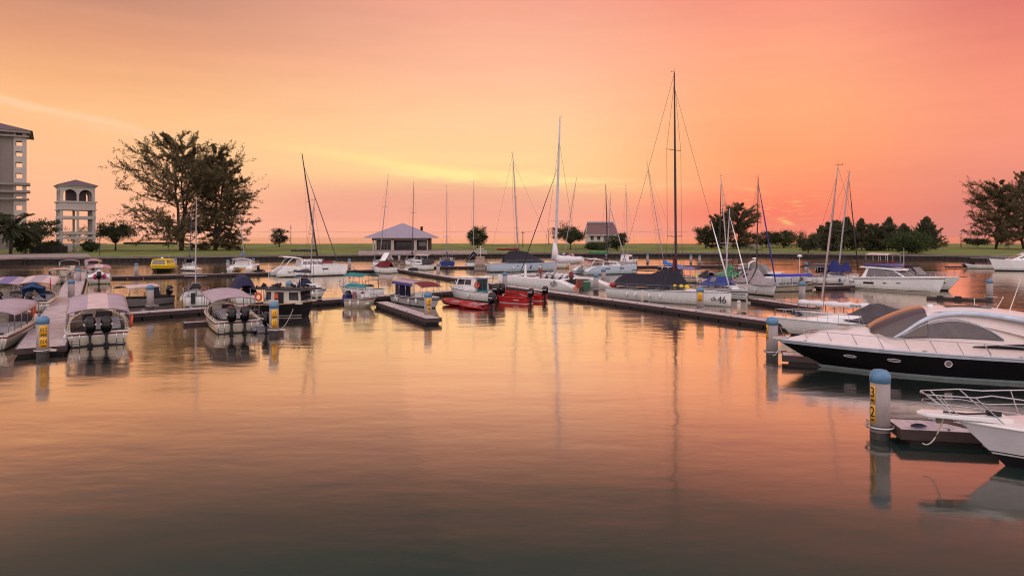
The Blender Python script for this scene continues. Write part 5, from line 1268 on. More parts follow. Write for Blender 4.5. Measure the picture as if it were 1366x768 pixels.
r = empty('motor_cruiser', (c.x, c.y + 1, 0), math.radians(-40), 'white motor cruiser with grey zipped cockpit enclosure behind the blue furled jib', 'motor boat')
h = Hull(9, 3.2, 1.3, 1.6, tr=.92, p=2.6); h.build(r, [antifoul, white, white]); h.deck(r, white); cabin(r, -1, 3, 1.3, 1.4, .7, 1.6, .1, m=white, wn=1); cabin(r, -4.0, .4, 1.45, 1.35, 1.9, 1.6, .5, m=greyc, roof=False, win=((.05, .9, .45, .9),), wn=1, wm=mat('vinyl_window', (120, 112, 112), .3), front=False); mb = MB(); mb.path([(-3.0, -1.5, 1.3), (-2.6, -1.4, 3.4), (-2.4, 0, 3.7), (-2.6, 1.4, 3.4), (-3.0, 1.5, 1.3)], .14, 8); mb.build('radar_arch', white, r); mb = MB(); mb.lathe([(0, 0), (.3, .05), (.3, .2), (0, .3)], (-2.4, 0, 3.85), 12); mb.build('radome', white, r)
c, rz, L_ = pose(1034, 389.5, 1090, 388)
r, h = tour_boat((c.x, c.y + 1), rz, L_ + 1.5, 2.4, 'low boat with royal blue flat awning right of the grey covered sailboat', cz=2.0, rise=0, c=(-.48, .28), m=mat('royal_blue_canvas', (40, 44, 150), .8), m2=lilac, group=None, hullm=[antifoul, mat('khaki_hull', (150, 138, 120), .6, dirt=.3), darkhull], engines=0, bench=3, bowcan=False, fs=.8, fb=1.2); r['category'] = 'motor boat'; r.name = 'awning_boat'
r, h = sailboat('sailboat', (1072, 378.5), (1146, 378), 3.3, 1.1, 1.4, 'cruising sailboat with navy sun tent and dark bimini left of the flybridge yacht', (1133, 230), mt=.62, mm=alu, furl=alud, spr=(.42,), boom=4.0, foretop=.95, furl_r=.09, r=.12, sprw=1.4)
tarp(r, [-.9, .4, 1.6, 2.6], [2.3, 3.7, 2.7, 3.4], [1.2, 1.5, 1.5, 1.2], [1.9, 1.7, 1.9, 1.7], mat('deep_blue_tent', (20, 26, 92), .8, var=.2), name='sun_tent', sagk=.05); canopy(r, -4.4, -1.4, 1.3, 2.6, .1, navy, zb=1.1, posts=3, name='bimini')
mb = MB(); mb.tube((-4.6, .8, 1.1), (-4.6, .8, 4.0), .04); mb.lathe([(0, 0), (.35, .05), (.35, .25), (0, .4)], (-4.6, .8, 4.0), 10); mb.build('radar_post', white, r)
for k, t_ in enumerate((.7, .78, .86)): fender(r, h, t_, -1, .75, white, .8)
# yacht with leaning mast and rolled white awning
c, rz, L_ = pose(1178, 432, 1062, 426)
r, h = sailboat('sailboat', (1178, 433), (1060, 427), 2.6, .65, .8, 'sailboat with strongly leaning mast and long rolled white boom cover with black lettering', (1118, 222), mt=.70, mm=mat('bare_mast', (170, 150, 150), .35), furl=None, spr=(.42,), boom=.01, cab=False, r=.075, sprw=.5, rail=False)
mb = MB(); cv = []; x0 = h.x(.95); x1 = h.x(.12); rg = []
for k in range(15):
    u = k / 14; x = x0 + (x1 - x0) * u; rg.append([(x, .45 * math.cos(q_), 1.55 + (.22 + .06 * math.sin(k * 2.1)) * math.sin(q_) - .12 * u) for q_ in [math.pi * 2 * j / 10 for j in range(10)]])
mb.loft(rg, closed=True, cap=True); bc = mb.build('boom_cover', sail, r); text_mesh('doyle', .36, ink, bc, (h.x(.30), .50, 1.5), (math.pi / 2, 0, math.pi))
for k in range(9): mb = MB(); mb.tube((x0 + (x1 - x0) * k / 8, .2 * (-1) ** k, .6), (x0 + (x1 - x0) * k / 8, .2 * (-1) ** k, 1.4), .04); mb.build('boom_post', mat('wood_post', (120, 84, 56), .7), r)
# ------------------------------------------------------------------ motor boats, middle
def motorboat(name, sp, bp, B, fs, fb, label, hm=None, cab=None, tr=.9, p=2.4, rake=.9, eng=0, cockpit=(.04, .5), Lmin=None, cat='motor boat', rail=True, bands=(0, 1, 2, 1), es=1.0, wn=2, off=(0, 0), ang=None, group=None):
    c, rz, L = pose(*sp, *bp, Lmax=Lmin or 10); L = max(L, Lmin or 0)
    if ang is not None: rz = math.radians(ang)
    r = empty(name, (c.x + off[0], c.y + off[1], 0), rz, label, cat, group); h = Hull(L, B, fs, fb, tr=tr, p=p, rake=rake)
    h.build(r, hm or [antifoul, white, white], bands=bands); h.deck(r, white, *(cockpit or (None, None)), sole=.35, sd=.25, inner=deckgrey); h.rub(r, blackmat, r=.03)
    if rail: h.rail(r, .55, .985, .5, 5, drop=True)
    [fender(r, h, t_, sd_, .5, white, .8) for t_, sd_ in ((.25, -1), (.55, -1), (.4, 1))]
    for k in range(eng): outboard(r, -L / 2, (k - (eng - 1) / 2) * .75, .8, es)
    return r, h
# small white sailing sloop left of the teal boats
r, h = sailboat('sailboat', (397, 396), (436, 397), 2.5, .95, 1.1, 'small white sloop with rounded cabin and thin mast behind the fishing boat', (419.5, 268), mt=.42, mm=alu, spr=(.6,), boom=2.2, cover=browncloth, r=.06, hm=[antifoul, white, darkhull], sprw=.4, rail=False, tr=.85, cabh=.6)
# teal canopied pair
r, h = motorboat('canopy_boat', (456, 400), (447, 380), 2.6, .95, 1.3, 'white motorboat with teal bimini moored behind the red striped one', Lmin=7.2, off=(1.6, 1.5), ang=140, cockpit=(.04, .6))
canopy(r, -2.6, 1.2, 1.2, 2.5, .25, tealc, zb=1.0, posts=3, name='bimini'); mb = MB(); mb.box(.6, 1.1, -.7, .7, .4, 1.7); mb.build('console', white, r, bevel=.06); fender(r, h, .4, 1)
mb = MB(); mb.path([(-2.8, -1.0, .9), (-2.7, -.9, 2.0), (-2.7, .9, 2.0), (-2.8, 1.0, .9)], .05, 6); mb.build('stern_arch', mat('bronze', (96, 60, 44), .5), r)
r, h = motorboat('canopy_boat', (463, 410), (501, 411.5), 2.3, .85, 1.15, 'small cream boat with dark red band and teal bimini, bow to the right', hm=[antifoul, offwhite, mat('wine_band', (116, 20, 40), .4)], bands=(1, 1, 2, 1), off=(0, 1.0), cockpit=(.04, .78), rail=False)
canopy(r, -1.6, .7, .95, 2.1, .2, tealc, zb=.9, posts=3, name='bimini'); mb = MB(); mb.box(-.1, .5, -.4, .4, .35, 1.35); mb.build('console', white, r, bevel=.06); mb = MB(); mb.box(-1.9, -1.4, -.9, .2, .4, 1.25); mb.build('blue_crate_cover', blue, r, bevel=.08)
outboard(r, h.x(0), .2, .75, .9)
mb = MB(); [mb.lathe([(.05, 0), (.22, .1), (.18, .5), (.05, .6)], (x, y, .9), 8) for x, y in ((-.7, -.5), (-1.1, .1), (-.4, .5))]; mb.build('life_vests', mat('faded_red', (150, 70, 76), .7), r)
# flat striped canopy boat on the finger
r, h = motorboat('awning_boat', (512, 402), (566, 414), 2.7, .8, 1.1, 'grey open boat with flat lilac awning edged in blue beside the narrow finger walkway', hm=[antifoul, mat('dull_hull', (176, 170, 172), .5, dirt=.3), darkhull], bands=(0, 1, 2, 1), off=(1.3, 1.3), cockpit=(.03, .85), rail=False)
L_ = h.L; canopy(r, -L_ * .42, L_ * .12, 1.25, 2.35, .12, lilac, m2=mat('dusty_rose', (150, 104, 112), .8), zb=.8, posts=4, dropf=0, name='awning', skirt=.22); canopy(r, L_ * .14, L_ * .34, 1.1, 2.4, .05, redc, zb=1.0, posts=2, dropf=.35, name='bow_awning')
mb = MB(); mb.box(-L_ * .42, L_ * .12, -1.285, -1.265, 2.02, 2.26); mb.build('awning_valance', mat('purple_valance', (74, 62, 140), .8), r); mb = MB(); mb.box(-L_ * .40, -L_ * .30, -1.0, .4, .5, 2.0); mb.build('side_curtain', navy, r, bevel=.05); mb = MB(); mb.box(.0, .6, -.5, .5, .35, 1.3); mb.build('console', white, r, bevel=.06)
fender(r, h, .2, -1, .6, white, .8); fender(r, h, .7, -1, .6, white, .8)
# dark red covered sport boat and small white cruiser before the pavilion
r, h = motorboat('sport_boat', (523, 365), (492, 364), 3.0, 1.1, 1.4, 'white sport boat with dark red cockpit cover, bow to the left, before the pavilion', off=(0, 1.2), rake=1.4, bands=(0, 1, 1, 1), rail=False)
L_ = h.L; tarp(r, [-2.4, -1.2, .4, 1.4], [2.2, 2.4, 2.2, 1.5], [1.0, 1.25, 1.2, .8], [1.2, 1.2, 1.3, 1.3], redc, name='cockpit_cover'); tarp(r, [-2.0, -.6], [4.0, 4.0], [1.3, 1.3], [2.5, 2.5], white, name='awning', sagk=0).rotation_euler = (0, 0, 0)
r, h = motorboat('cabin_cruiser', (565, 361), (536, 360), 3.2, 1.1, 1.5, 'white cabin cruiser with beige bimini and covered flybridge right of the sport boat', off=(1, 2.5), rake=1.4, bands=(0, 1, 1, 1))
cabin(r, -1.8, 2.6, 1.25, 1.2, .9, 1.4, .2, m=white, wn=2); canopy(r, -3.6, 0.2, 1.35, 3.2, .2, mat('beige_bimini', (190, 170, 156), .8), zb=1.2, posts=3, name='bimini'); mb = MB(); mb.box(-3.4, -1.9, -1.2, 1.2, 1.3, 2.4); mb.build('cockpit_cover', browncloth, r, bevel=.2)
r, h = motorboat('jet_boat', (558, 366), (532, 361.5), 2.2, .5, .7, 'low white open boat with dark seats in front of the cabin cruiser', off=(0, .5), rail=False, bands=(0, 1, 1, 1)); mb = MB(); mb.box(-2.2, -1.2, -.7, .7, .5, 1.1); mb.box(-.6, .2, -.6, .6, .5, .95); mb.build('seat', blackmat, r, bevel=.1)
c = at(341, 363)
# white cruiser with the teal door
r, h = motorboat('patrol_cruiser', (646, 404), (603, 391), 2.7, 1.0, 1.35, 'white cabin boat with teal stern door and twin black outboards, bow to the left', Lmin=7.8, off=(-.2, .6), eng=2, es=1.25, bands=(0, 1, 1, 1), cockpit=(.04, .3), ang=136)
cabin(r, -1.6, 2.2, 1.05, 1.15, 1.35, .7, .05, .85, top=.92, m=white, wn=2, back=False, win=((.22, .92, .4, .85),), roofm=white, over=.15)
mb = MB(); mb.box(-1.66, -1.61, -.75, .75, .5, 2.35); dd_ = mb.build('rear_bulkhead', mat('teal_panel', (22, 110, 130), .4), r); mb = MB(); mb.box(-1.70, -1.67, -.6, -.1, 1.2, 2.2); mb.box(-1.70, -1.67, .1, .6, 1.2, 2.2); mb.build('pane', glass, dd_)
mb = MB(); rg = [[(x, 1.25 * v, 2.62 + .05 * (1 - v * v)) for v in (-1, -.5, 0, .5, 1)] for x in (-3.4, -2.4, -1.4)]; mb.loft(rg); mb.build('awning', white, r, solid=.05); lifering(r, (-1.75, .95, 1.75), (1, 0, 0), .3); flag(r, (-3.4, .2, 1.0), 2.0, redh, w=.3, hh=.5, droop=1.2)
mb = MB(); mb.tube((2.6, 0, 1.4), (2.9, 0, 2.0), .03); mb.build('bow_light', steel, r)
rib(610, 407, 140, 3.6, 1.7, redh, 'short red inflatable with grey floor, leftmost of the red boats', eng=.7, group='small red inflatables', en=False)
rib(634, 411, 135, 4.2, 1.7, redh, 'red and white inflatable with a blue and white outboard before the cabin boat', eng=1.1, group='small red inflatables')
for k, (x, y, L_, lab) in enumerate(((683, 404, 6.2, 'long red open boat with raised outboard, nearer of the two red ones'), (701, 400, 6.6, 'long red open boat with yellow lettering, behind the nearer red one'))):
    c = at(x, y); r = empty('red_boat', (c.x - .5, c.y + 1.2, 0), math.radians(138), lab, 'open boat', 'long red open boats'); h = Hull(L_, 1.9, .6, .85, tr=.8, rake=.7)
    h.build(r, [mat('pale_keel', (190, 176, 180), .5), redh, redh], bands=(0, 1, 1, 1)); h.deck(r, redh, .03, .93, sole=.3, sd=.18, inner=mat('dark_red_floor', (120, 24, 26), .6)); h.rub(r, redh, r=.07)
    mb = MB(); [mb.box(h.x(t_), h.x(t_) + .3, -.75, .75, .5, .56) for t_ in (.2, .38, .56, .74)]; mb.build('thwart', mat('red_thwart', (170, 40, 36), .5), r)
    o = outboard(r, -L_ / 2, 0, .75, .95); mb = MB(); mb.tube((-L_ / 2 + .1, .3, .8), (-L_ / 2 + .9, .5, 1.0), .03); mb.build('tiller', steel, r)
    h.stripe(r, yellow if k else white, .55, .68, .12, .24, name='hull_mark', off=.02)
    mooring(c + Vector((-2, 3, .8)), c + Vector((-3.2, 6, .6)), .1, 'bow line of the ' + ('farther' if k else 'nearer') + ' long red open boat')
# bins and dock things
P = at(783, 389, .5)
r = empty('wheelie_bin', (P.x, P.y + .3, .5), .3, 'green wheelie bin on the diagonal walkway left of the grey pile', 'bin')
mb = MB(); v = [(-.24, -.28, .08), (.24, -.28, .08), (.24, .28, .08), (-.24, .28, .08), (-.32, -.38, 1.05), (.32, -.38, 1.05), (.32, .38, 1.05), (-.32, .38, 1.05)]; v = [(a * 1.1, b * 1.1, c_ * 1.1) for a, b, c_ in v]; mb.add(v, [(0, 1, 2, 3), (4, 5, 6, 7), (0, 1, 5, 4), (1, 2, 6, 5), (2, 3, 7, 6), (3, 0, 4, 7)]); mb.build('body', greenb, r, bevel=.04)
mb = MB(); mb.box(-.38, .38, -.45, .45, 1.157, 1.23); mb.build('lid', mat('pale_lid', (150, 160, 150), .5), r, bevel=.03); mb = MB(); [mb.lathe([(.12, -.04), (.12, .04)], (x, .42, .12), 10, axis='x') for x in (-.3, .3)]; mb.build('wheel', blackmat, r)
P = at(768, 387, .5)
r = empty('traffic_cone', (P.x, P.y + .2, .5), 0, 'orange cone left of the green wheelie bin', 'cone'); mb = MB(); mb.lathe([(.22, .05), (.2, .06), (.04, .65), (0, .67)], n=12); mb.build('cone_body', orange, r); mb = MB(); mb.box(-.26, .26, -.26, .26, 0, .05); mb.build('base', orange, r)
P = at(771, 385, .5)
r = empty('storage_cabinet', (P.x + .2, P.y + .9, .5), .2, 'rust coloured cabinet behind the orange cone on the walkway', 'cabinet'); mb = MB(); mb.box(-.3, .3, -.3, .3, 0, 1.15); mb.build('body', mat('rust_box', (138, 70, 50), .7, dirt=.4), r, bevel=.03); mb = MB(); mb.box(-.27, .27, -.32, -.3, .05, 1.1); mb.build('door', mat('rust_door', (120, 56, 40), .7), r)
P = at(763, 383, .5)
r = empty('power_pedestal', (P.x, P.y + 1.2, .5), 0, 'dark power pedestal with magenta cover at the racing catamaran stern', 'pedestal'); mb = MB(); mb.box(-.2, .2, -.2, .2, 0, 1.9); mb.build('post', blackmat, r, bevel=.04); mb = MB(); mb.lathe([(.1, 0), (.35, .2), (.3, .8), (.05, 1.0)], (0, 0, 1.0), 8); mb.build('cover', mat('maroon', (110, 48, 56), .8), r)

# ------------------------------------------------------------------ flybridge yacht and its neighbour
A, Bq = at(1146, 385), at(1262, 393.5); d = Bq - A; rz = math.atan2(d.y, d.x); c = (A + Bq) / 2; L_ = d.length
L_ = max(L_, 11.5)
def flybridge():
    r = empty('motor_yacht', (c.x + .3, c.y + 1.4, 0), rz, 'white flybridge motor yacht with long tinted windows and pale bimini', 'motor yacht')
    h = Hull(L_ + 1.2, 4.2, 1.5, 2.15, tr=.9, p=2.5, rake=.9, d=.4, sheer=1.2); L = h.L
    oz = h.z; h.z = lambda t: oz(t) * (1 if t > .1 else .55 + 4.5 * t)
    h.build(r, [white, white, white], bands=(0, 1, 1, 1)); h.deck(r, white, .12, .26, sole=1.0, sd=.3); h.stripe(r, darkhull, .86, .90, .12, 1, name='sheer_line'); h.stripe(r, darkhull, .10, .14, .0, .92, name='boot_line'); h.rub(r, white, r=.04)
    for (t0, t1, f0, f1) in ((.24, .36, .50, .66), (.46, .50, .56, .63), (.60, .64, .58, .64)):
        h.stripe(r, glass, f0, f1, t0, t1, name='hull_window', off=.02)
    cabin(r, -L * .30, L * .20, 1.75, 1.6, 1.35, 2.6, .7, 1.25, top=.86, m=white, win=((.10, .30, .1, .92), (.31, .64, .1, .92), (.65, .96, .05, .88)), wn=1, wm=mat('smoke_window', (84, 76, 84), .08, spec=.8), roof=False)
    mb = MB(); rg = []
    for k in range(9):
        u = k / 8; x = -L * .32 + u * L * .40; w = 1.65 * (1 - .35 * u ** 3); zt = 3.05 - .25 * u ** 2; rg.append([(x, -w, zt - .12), (x, -w * .97, zt + .06), (x, w * .97, zt + .06), (x, w, zt - .12)])
    mb.loft(rg, closed=True, cap=True, smooth=False); mb.build('flybridge_deck', white, r, bevel=.04)
    mb = MB(); rg = [[(x, -1.5 + q_, 3.12), (x, -1.45 + q_, 3.6 - .02 * k)] for k, (x, q_) in enumerate(((-L * .28, 0), (-L * .14, .02), (0, .1), (L * .04, .5)))]
    pts = [(-L * .28, -1.5), (-L * .1, -1.5), (L * .0, -1.35), (L * .05, -.7), (L * .06, 0), (L * .05, .7), (0, 1.35), (-L * .1, 1.5), (-L * .28, 1.5)]
    mb.loft([[(x, y, 3.1), (x - .12, y * .96, 3.58)] for x, y in pts]); mb.build('flybridge_screen', mat('violet_screen', (84, 76, 120), .2), r, solid=.03)
    mb = MB(); mb.box(-L * .22, -L * .16, -1, 1, 3.1, 3.7); mb.box(-L * .05, -L * .02, -.6, .2, 3.1, 3.9); mb.build('helm_seat', redc, r, bevel=.08)
    canopy(r, -L * .27, -L * .02, 1.35, 4.75, .15, pinkc, zb=3.15, posts=4, name='bimini', frame=steel)
    h.rail(r, .45, .985, .62, 8, r=.018, drop=True); mb = MB(); mb.tube((L * .02, 1.2, 3.1), (L * .02, 1.2, 5.6), .03, .015); mb.build('antenna', white, r)
    text_mesh('ryk', .7, ink, r, (-L * .40, h.pt(.1, .6, -1, .05).y, 1.0), (math.pi / 2, 0, 0), shear=.3)
    mb = MB(); mb.box(-L / 2 - .5, -L / 2 + .1, -1.8, 1.8, .35, .45); mb.build('swim_platform', teak, r)
    r2 = empty('sport_cruiser', (c.x + 5.0, c.y + 4.6, 0), rz + .05, 'white sport cruiser with black framed canopy behind the flybridge yacht', 'motor boat')
    h = Hull(11, 3.6, 1.4, 1.9, tr=.9, rake=1.6, p=2.4); h.build(r2, [antifoul, white, white], bands=(0, 1, 1, 1)); h.deck(r2, white); cabin(r2, -2.8, 1.2, 1.5, 1.6, 1.5, 1.6, .3, m=darkcloth, win=((.08, .92, .3, .85),), wn=4, wm=mat('vinyl_window', (120, 112, 112), .3)); h.rail(r2, .5, .99, .55, 7); h.stripe(r2, darkhull, .55, .62, .84, .9, name='anchor_plate', off=.03)
    mb = MB(); mb.box(5.2, 6.2, -.05, .05, 1.9, 2.0); mb.tube((4.6, 0, 2.0), (4.9, -.1, 3.2), .02); mb.build('anchor_arm', alud, r2)
flybridge()
# far right yacht with tender
c = at(1360, 362)
r = empty('motor_yacht', (c.x + 3.0, c.y + 2, 0), math.radians(176), 'white motor yacht with pink swoosh on its hull, cut by the right picture edge', 'motor yacht')
h = Hull(15, 4.4, 1.9, 2.5, tr=.9, rake=1.2, p=2.6, d=.4); h.build(r, [antifoul, white, white], bands=(0, 1, 1, 1)); h.deck(r, white); h.rail(r, .5, .99, .7, 7); h.stripe(r, bimred, .35, .75, .42, .56, name='pink_mark', off=.02)
cabin(r, -6.0, 4.2, 1.8, 2.2, 1.2, 3.0, .4, 1.2, m=white, wn=3); cabin(r, -5.4, .8, 1.5, 3.45, 1.1, 1.6, .3, 1.1, m=white, wn=2)
c2 = at(1311, 358.5)
r = empty('tender', (c2.x, c2.y + 1, 0), math.radians(170), 'small white tender with towering A frame left of the pink marked yacht', 'tender')
h = Hull(6, 2.2, .8, 1.0, tr=.9); h.build(r, [antifoul, white, white]); h.deck(r, white, .05, .8, sole=.3); mb = MB(); mb.path([(-1.4, -1, .8), (-1.2, -.8, 2.3), (-1.2, .8, 2.3), (-1.4, 1, .8)], .05, 6); mb.box(-2.4, 1.6, -1, 1, 2.3, 2.38); mb.build('t_top', greyc, r); outboard(r, -3, 0, .8, 1.3)
r = empty('jet_ski', (*at(1293, 358)[:2], .35), math.radians(175), 'black jet ski on its dark float left of the small white tender', 'jet ski')
mb = MB(); mb.loft([[(x, w * math.cos(q_), zc + hh * math.sin(q_)) for q_ in [j * math.pi / 5 for j in range(10)]] for x, w, hh, zc in ((-1.6, .5, .25, .3), (-.8, .6, .4, .4), (.2, .6, .55, .5), (1.0, .45, .4, .45), (1.6, .1, .1, .45))], closed=True, cap=True); mb.build('body', black, r); mb = MB(); mb.box(-1.2, .1, -.25, .25, .8, 1.05); mb.build('seat', blackmat, r, bevel=.08); mb = MB(); mb.tube((.3, -.45, 1.25), (.3, .45, 1.25), .04); mb.tube((.5, 0, .8), (.3, 0, 1.25), .06); mb.build('handlebar', blackmat, r)
P = at(1266, 357.5); r = empty('jet_ski_float', (P.x, P.y, 0), 0, 'low dark floating dock left of the jet ski', 'float'); mb = MB(); mb.box(0, 6.6, 0, 1.6, .1, .34); mb.build('slab', blackmat, r, bevel=.05); mb = MB(); mb.box(.2, 6.4, .2, 1.4, .343, .38); mb.build('tread', darkcloth, r)

# ------------------------------------------------------------------ white cruiser with the brown cover, behind the black hulled yacht
A = at(1040, 447); B_ = Vector((A.x + 10.2, A.y - 2.0, 0)); d = A - B_; rz = math.atan2(d.y, d.x); c = (A + B_) / 2
r = empty('motor_cruiser', (c.x, c.y + .3, 0), rz, 'white cruiser with bow rails and big brown grey cockpit cover behind the black hulled yacht', 'motor boat')
h = Hull(d.length + .6, 3.4, .95, 1.25, tr=.9, rake=1.2, p=2.3, d=.4); h.build(r, [antifoul, white, white], bands=(0, 1, 1, 1)); h.deck(r, white); h.rub(r, steel, r=.035); h.rail(r, .52, .99, .62, 8, r=.018)
cabin(r, -1.0, 3.8, 1.1, 1.15, .38, 2.6, .1, .55, m=white, win=(), front=False, roof=False)
tarp(r, [-5.2, -4.4, -2.6, -1.6, -.9, .0, 1.0], [1.7, 1.9, 2.0, 2.35, 2.3, 1.8, 1.35], [1.2, 1.6, 1.65, 1.65, 1.6, 1.45, .9], [1.1, 1.05, 1.05, 1.05, 1.1, 1.15, 1.25], browncloth, name='cockpit_cover', sagk=.02)
mb = MB(); mb.box(4.9, 5.9, -.25, .25, 1.22, 1.32); mb.build('bow_plank', white, r, bevel=.03)
mb = MB(); [mb.torus((3.9, y, 1.5), .3, .06, (0, .2, 1), 14, 5) for y in (-.3, .2)]; mb.build('coiled_rope', ropeblue, r)

# ------------------------------------------------------------------ the black hulled sport yacht
def sport_yacht():
    stem = Vector((16.75, 36.95, 0)); ds = Vector((.951, -.309, 0)); L = 15.5; over = 2.35; B = 4.2
    tip = stem - ds * over; c = tip + ds * L / 2
    r = empty('sport_yacht', (c.x, c.y, 0), math.atan2(-ds.y, -ds.x), 'large sport yacht with black topsides, white deck and sweeping silver roof arch', 'sport yacht')
    h = Hull(L, B, 1.15, 1.42, tr=.88, p=2.2, rake=2.35, d=.5, sheer=1.0, wlr=.80)
    h.build(r, [mat('pale_bottom', (132, 146, 150), .35), mat('black_topside', (16, 10, 15), .07, var=.3, spec=.8, scale=.8), mat('silver_trim', (186, 192, 204), .3)], levels=(0, .11, .86, .93, 1), bands=(0, 1, 2, 2), N=40)
    peach = mat('warm_white_deck', (226, 208, 204), .28, var=.03)
    # deck with a crowned foredeck
    mb = MB(); rg = []
    for k in range(41):
        t = k / 40; w = h.w(t) - .02; z = h.z(t) + .01; cam_ = .42 * math.sin(max(0, min(1, (t - .42) / .5)) * math.pi * .5 + math.pi * .5) if t > .42 else .42
        cam_ = .12 + .82 * (1 - ((t - .675) / .325) ** 1.25) if t > .675 else .30 + .64 * max(0, (t - .60) / .075) if t > .60 else .30
        rg.append([(h.x(t), v * w, z + (cam_ * (1 - abs(v) ** 1.9)) * min(1, w / .8) if abs(v) < .9 else z) for v in (-1, -.92, -.85, -.7, -.5, -.25, 0, .25, .5, .7, .85, .92, 1)])
    mb.loft(rg); mb.build('deck', peach, r)
    h.rub(r, mat('silver_trim', (0, 0, 0)), r=.045)
    for t_ in (.80, .66): 
        p = h.pt(t_, .58, 1, .02); q = h.pt(t_ - .01, .58, 1, .02)
        for sd in (1, -1):
            mb = MB(); p = h.pt(t_, .60, sd, .015); tx = (h.pt(t_ + .01, .60, sd) - h.pt(t_ - .01, .60, sd)).normalized(); tz = (h.pt(t_, .7, sd) - h.pt(t_, .5, sd)).normalized(); n = tx.cross(tz)
            ring = [p + tx * .30 * math.cos(q_) + tz * .085 * math.sin(q_) for q_ in [j * math.pi / 10 for j in range(21)]]
            mb.path(ring, .022, 5); ph = mb.build('porthole', steel, r)
            mb = MB(); mb.add(ring[:-1], [tuple(range(20))]); mb.build('pane', clearg, ph)
    for sd in (1, -1):
        p = h.pt(.50, .62, sd, .02); tx = Vector((1, 0, 0)); mb = MB(); mb.torus(p, .15, .035, (0, 1, 0), 18, 6); ph = mb.build('porthole', steel, r); mb = MB(); mb.lathe([(0.001, 0), (.14, .01)], p, 16, axis='y'); mb.build('pane', clearg, ph)
    # superstructure: lofted side profile
    # local x runs to the bow (+); sections from windscreen foot aft
    prof = [(3.3, .45, .7), (2.8, .84, 1.15), (2.3, 1.10, 1.40), (1.7, 1.38, 1.50), (1.0, 1.62, 1.55), (.2, 1.76, 1.58), (-.8, 1.84, 1.60), (-2.0, 1.78, 1.60), (-3.2, 1.55, 1.60), (-4.4, 1.15, 1.58), (-5.2, .6, 1.5)]
    zb = 1.55
    def sec(x, hh, w, f): # f from 0 (deck) to 1 (roof edge)
        wt = w * (1 - .30 * f ** 1.3); return wt, zb + (hh) * f
    mb = MB(); rg = []
    for x, hh, w in prof:
        half = [(w, zb - .25)] + [sec(x, hh, w, f) for f in (0, .25, .5, .75, .92)] + [(w * .60, zb + hh * 1.0), (w * .35, zb + hh * 1.05), (0, zb + hh * 1.07)]
        rg.append([(x, -a, b) for a, b in half] + [(x, a, b) for a, b in half[::-1][1:]])
    mb.loft(rg, cap=False)
    body = mb.build('superstructure', peach, r, subsurf=1)
    # windscreen skin over the front
    gl2 = mat('bronze_glass', (70, 48, 44), .05, var=.05, spec=.9)
    def skin(name, rows, m, off=.02, solid=.012):
        mb = MB(); mb.loft(rows); return mb.build(name, m, body, solid=solid, subsurf=1)
    def pt_on(x, v, off=.025):
        xs = [p[0] for p in prof]
        for i in range(len(prof) - 1):
            if prof[i][0] >= x >= prof[i + 1][0]:
                u = (prof[i][0] - x) / (prof[i][0] - prof[i + 1][0]); hh = prof[i][1] * (1 - u) + prof[i + 1][1] * u; w = prof[i][2] * (1 - u) + prof[i + 1][2] * u; break
        else: hh, w = prof[-1][1], prof[-1][2]
        av = abs(v)   # 0 centre roof .. 1 base
        if av < .5: f = av / .5; y = w * .60 * f; z = zb + hh * (1.07 - .07 * f ** 2)
        else:
            f = 1 - (av - .5) / .5; y, z = sec(x, hh, w, f * .92)
            y = y + (w * .60 - w * (1 - .30 * .92 ** 1.3)) * max(0, (f - .9) / .1)
        return Vector((x + off, math.copysign(y + off, v) if v else 0, z + off))
    xs = [3.1, 2.8, 2.4, 2.0, 1.6, 1.25, .95, .6]
    skin('windscreen', [[pt_on(x, v * (.88 if x < 2.5 else .66), .07) for v in [j / 8 for j in range(-8, 9)]] for x in xs], gl2)
    # side windows, long teardrop
    for sd in (1, -1):
        rows = []
        for k in range(13):
            u = k / 12; x = 1.75 - u * 4.3; lo, hi = .87, .87 - .25 * math.sin(math.pi * min(1, u * .96 + .03)) ** .75; rows.append([pt_on(x, sd * (lo + (hi - lo) * q_ / 4), .03) for q_ in range(5)])
        skin('side_window', rows, mat('lilac_glass', (74, 62, 66), .12, var=.35, spec=.7, scale=2.2))
        mb = MB(); mb.path([pt_on(1.75 - 4.3 * k / 16, sd * (.87 - .27 * math.sin(math.pi * min(1, k / 16 * .96 + .03)) ** .75), .05) for k in range(17)], .035, 6); mb.build('window_trim', mat('silver_trim', (0, 0, 0)), body)
        # sweeping arch
        mb = MB(); rg = []
        arc = [(2.3, 1.46, 1.86), (1.8, 1.40, 2.12), (1.3, 1.32, 2.52), (.8, 1.26, 2.86), (.1, 1.22, 3.12), (-.8, 1.24, 3.24), (-1.8, 1.32, 3.20), (-2.8, 1.42, 3.06), (-4.0, 1.5, 2.86), (-5.4, 1.52, 2.66), (-6.8, 1.45, 2.48)]
        for i, (x, y, z) in enumerate(arc):
            w_ = .05 + .17 * min(1, i / 5); hgt = .10 + .10 * min(1, i / 5); rg.append([(x, sd * (y + w_), z), (x, sd * (y + w_ * .6), z + hgt), (x, sd * (y - w_ * .6), z + hgt * .9), (x, sd * (y - w_), z - .02), (x, sd * (y + w_ * .6), z - hgt * .7)])
        mb.loft(rg, closed=True, cap=True); mb.build('roof_arch', mat('silver_blue_trim', (190, 198, 212), .25), r, subsurf=1)
        mb = MB(); rg = []
        for x, y, z, hh in ((-1.6, 1.50, 2.62, .05), (-2.8, 1.62, 2.34, .2), (-4.0, 1.74, 2.0, .22), (-5.4, 1.82, 1.65, .18)):
            rg.append([(x, sd * y, z), (x, sd * (y - .05), z + hh), (x, sd * (y - .3), z + hh), (x, sd * (y - .3), z)])
        mb.loft(rg, closed=True, cap=True); mb.build('side_fin', peach, r, subsurf=1)
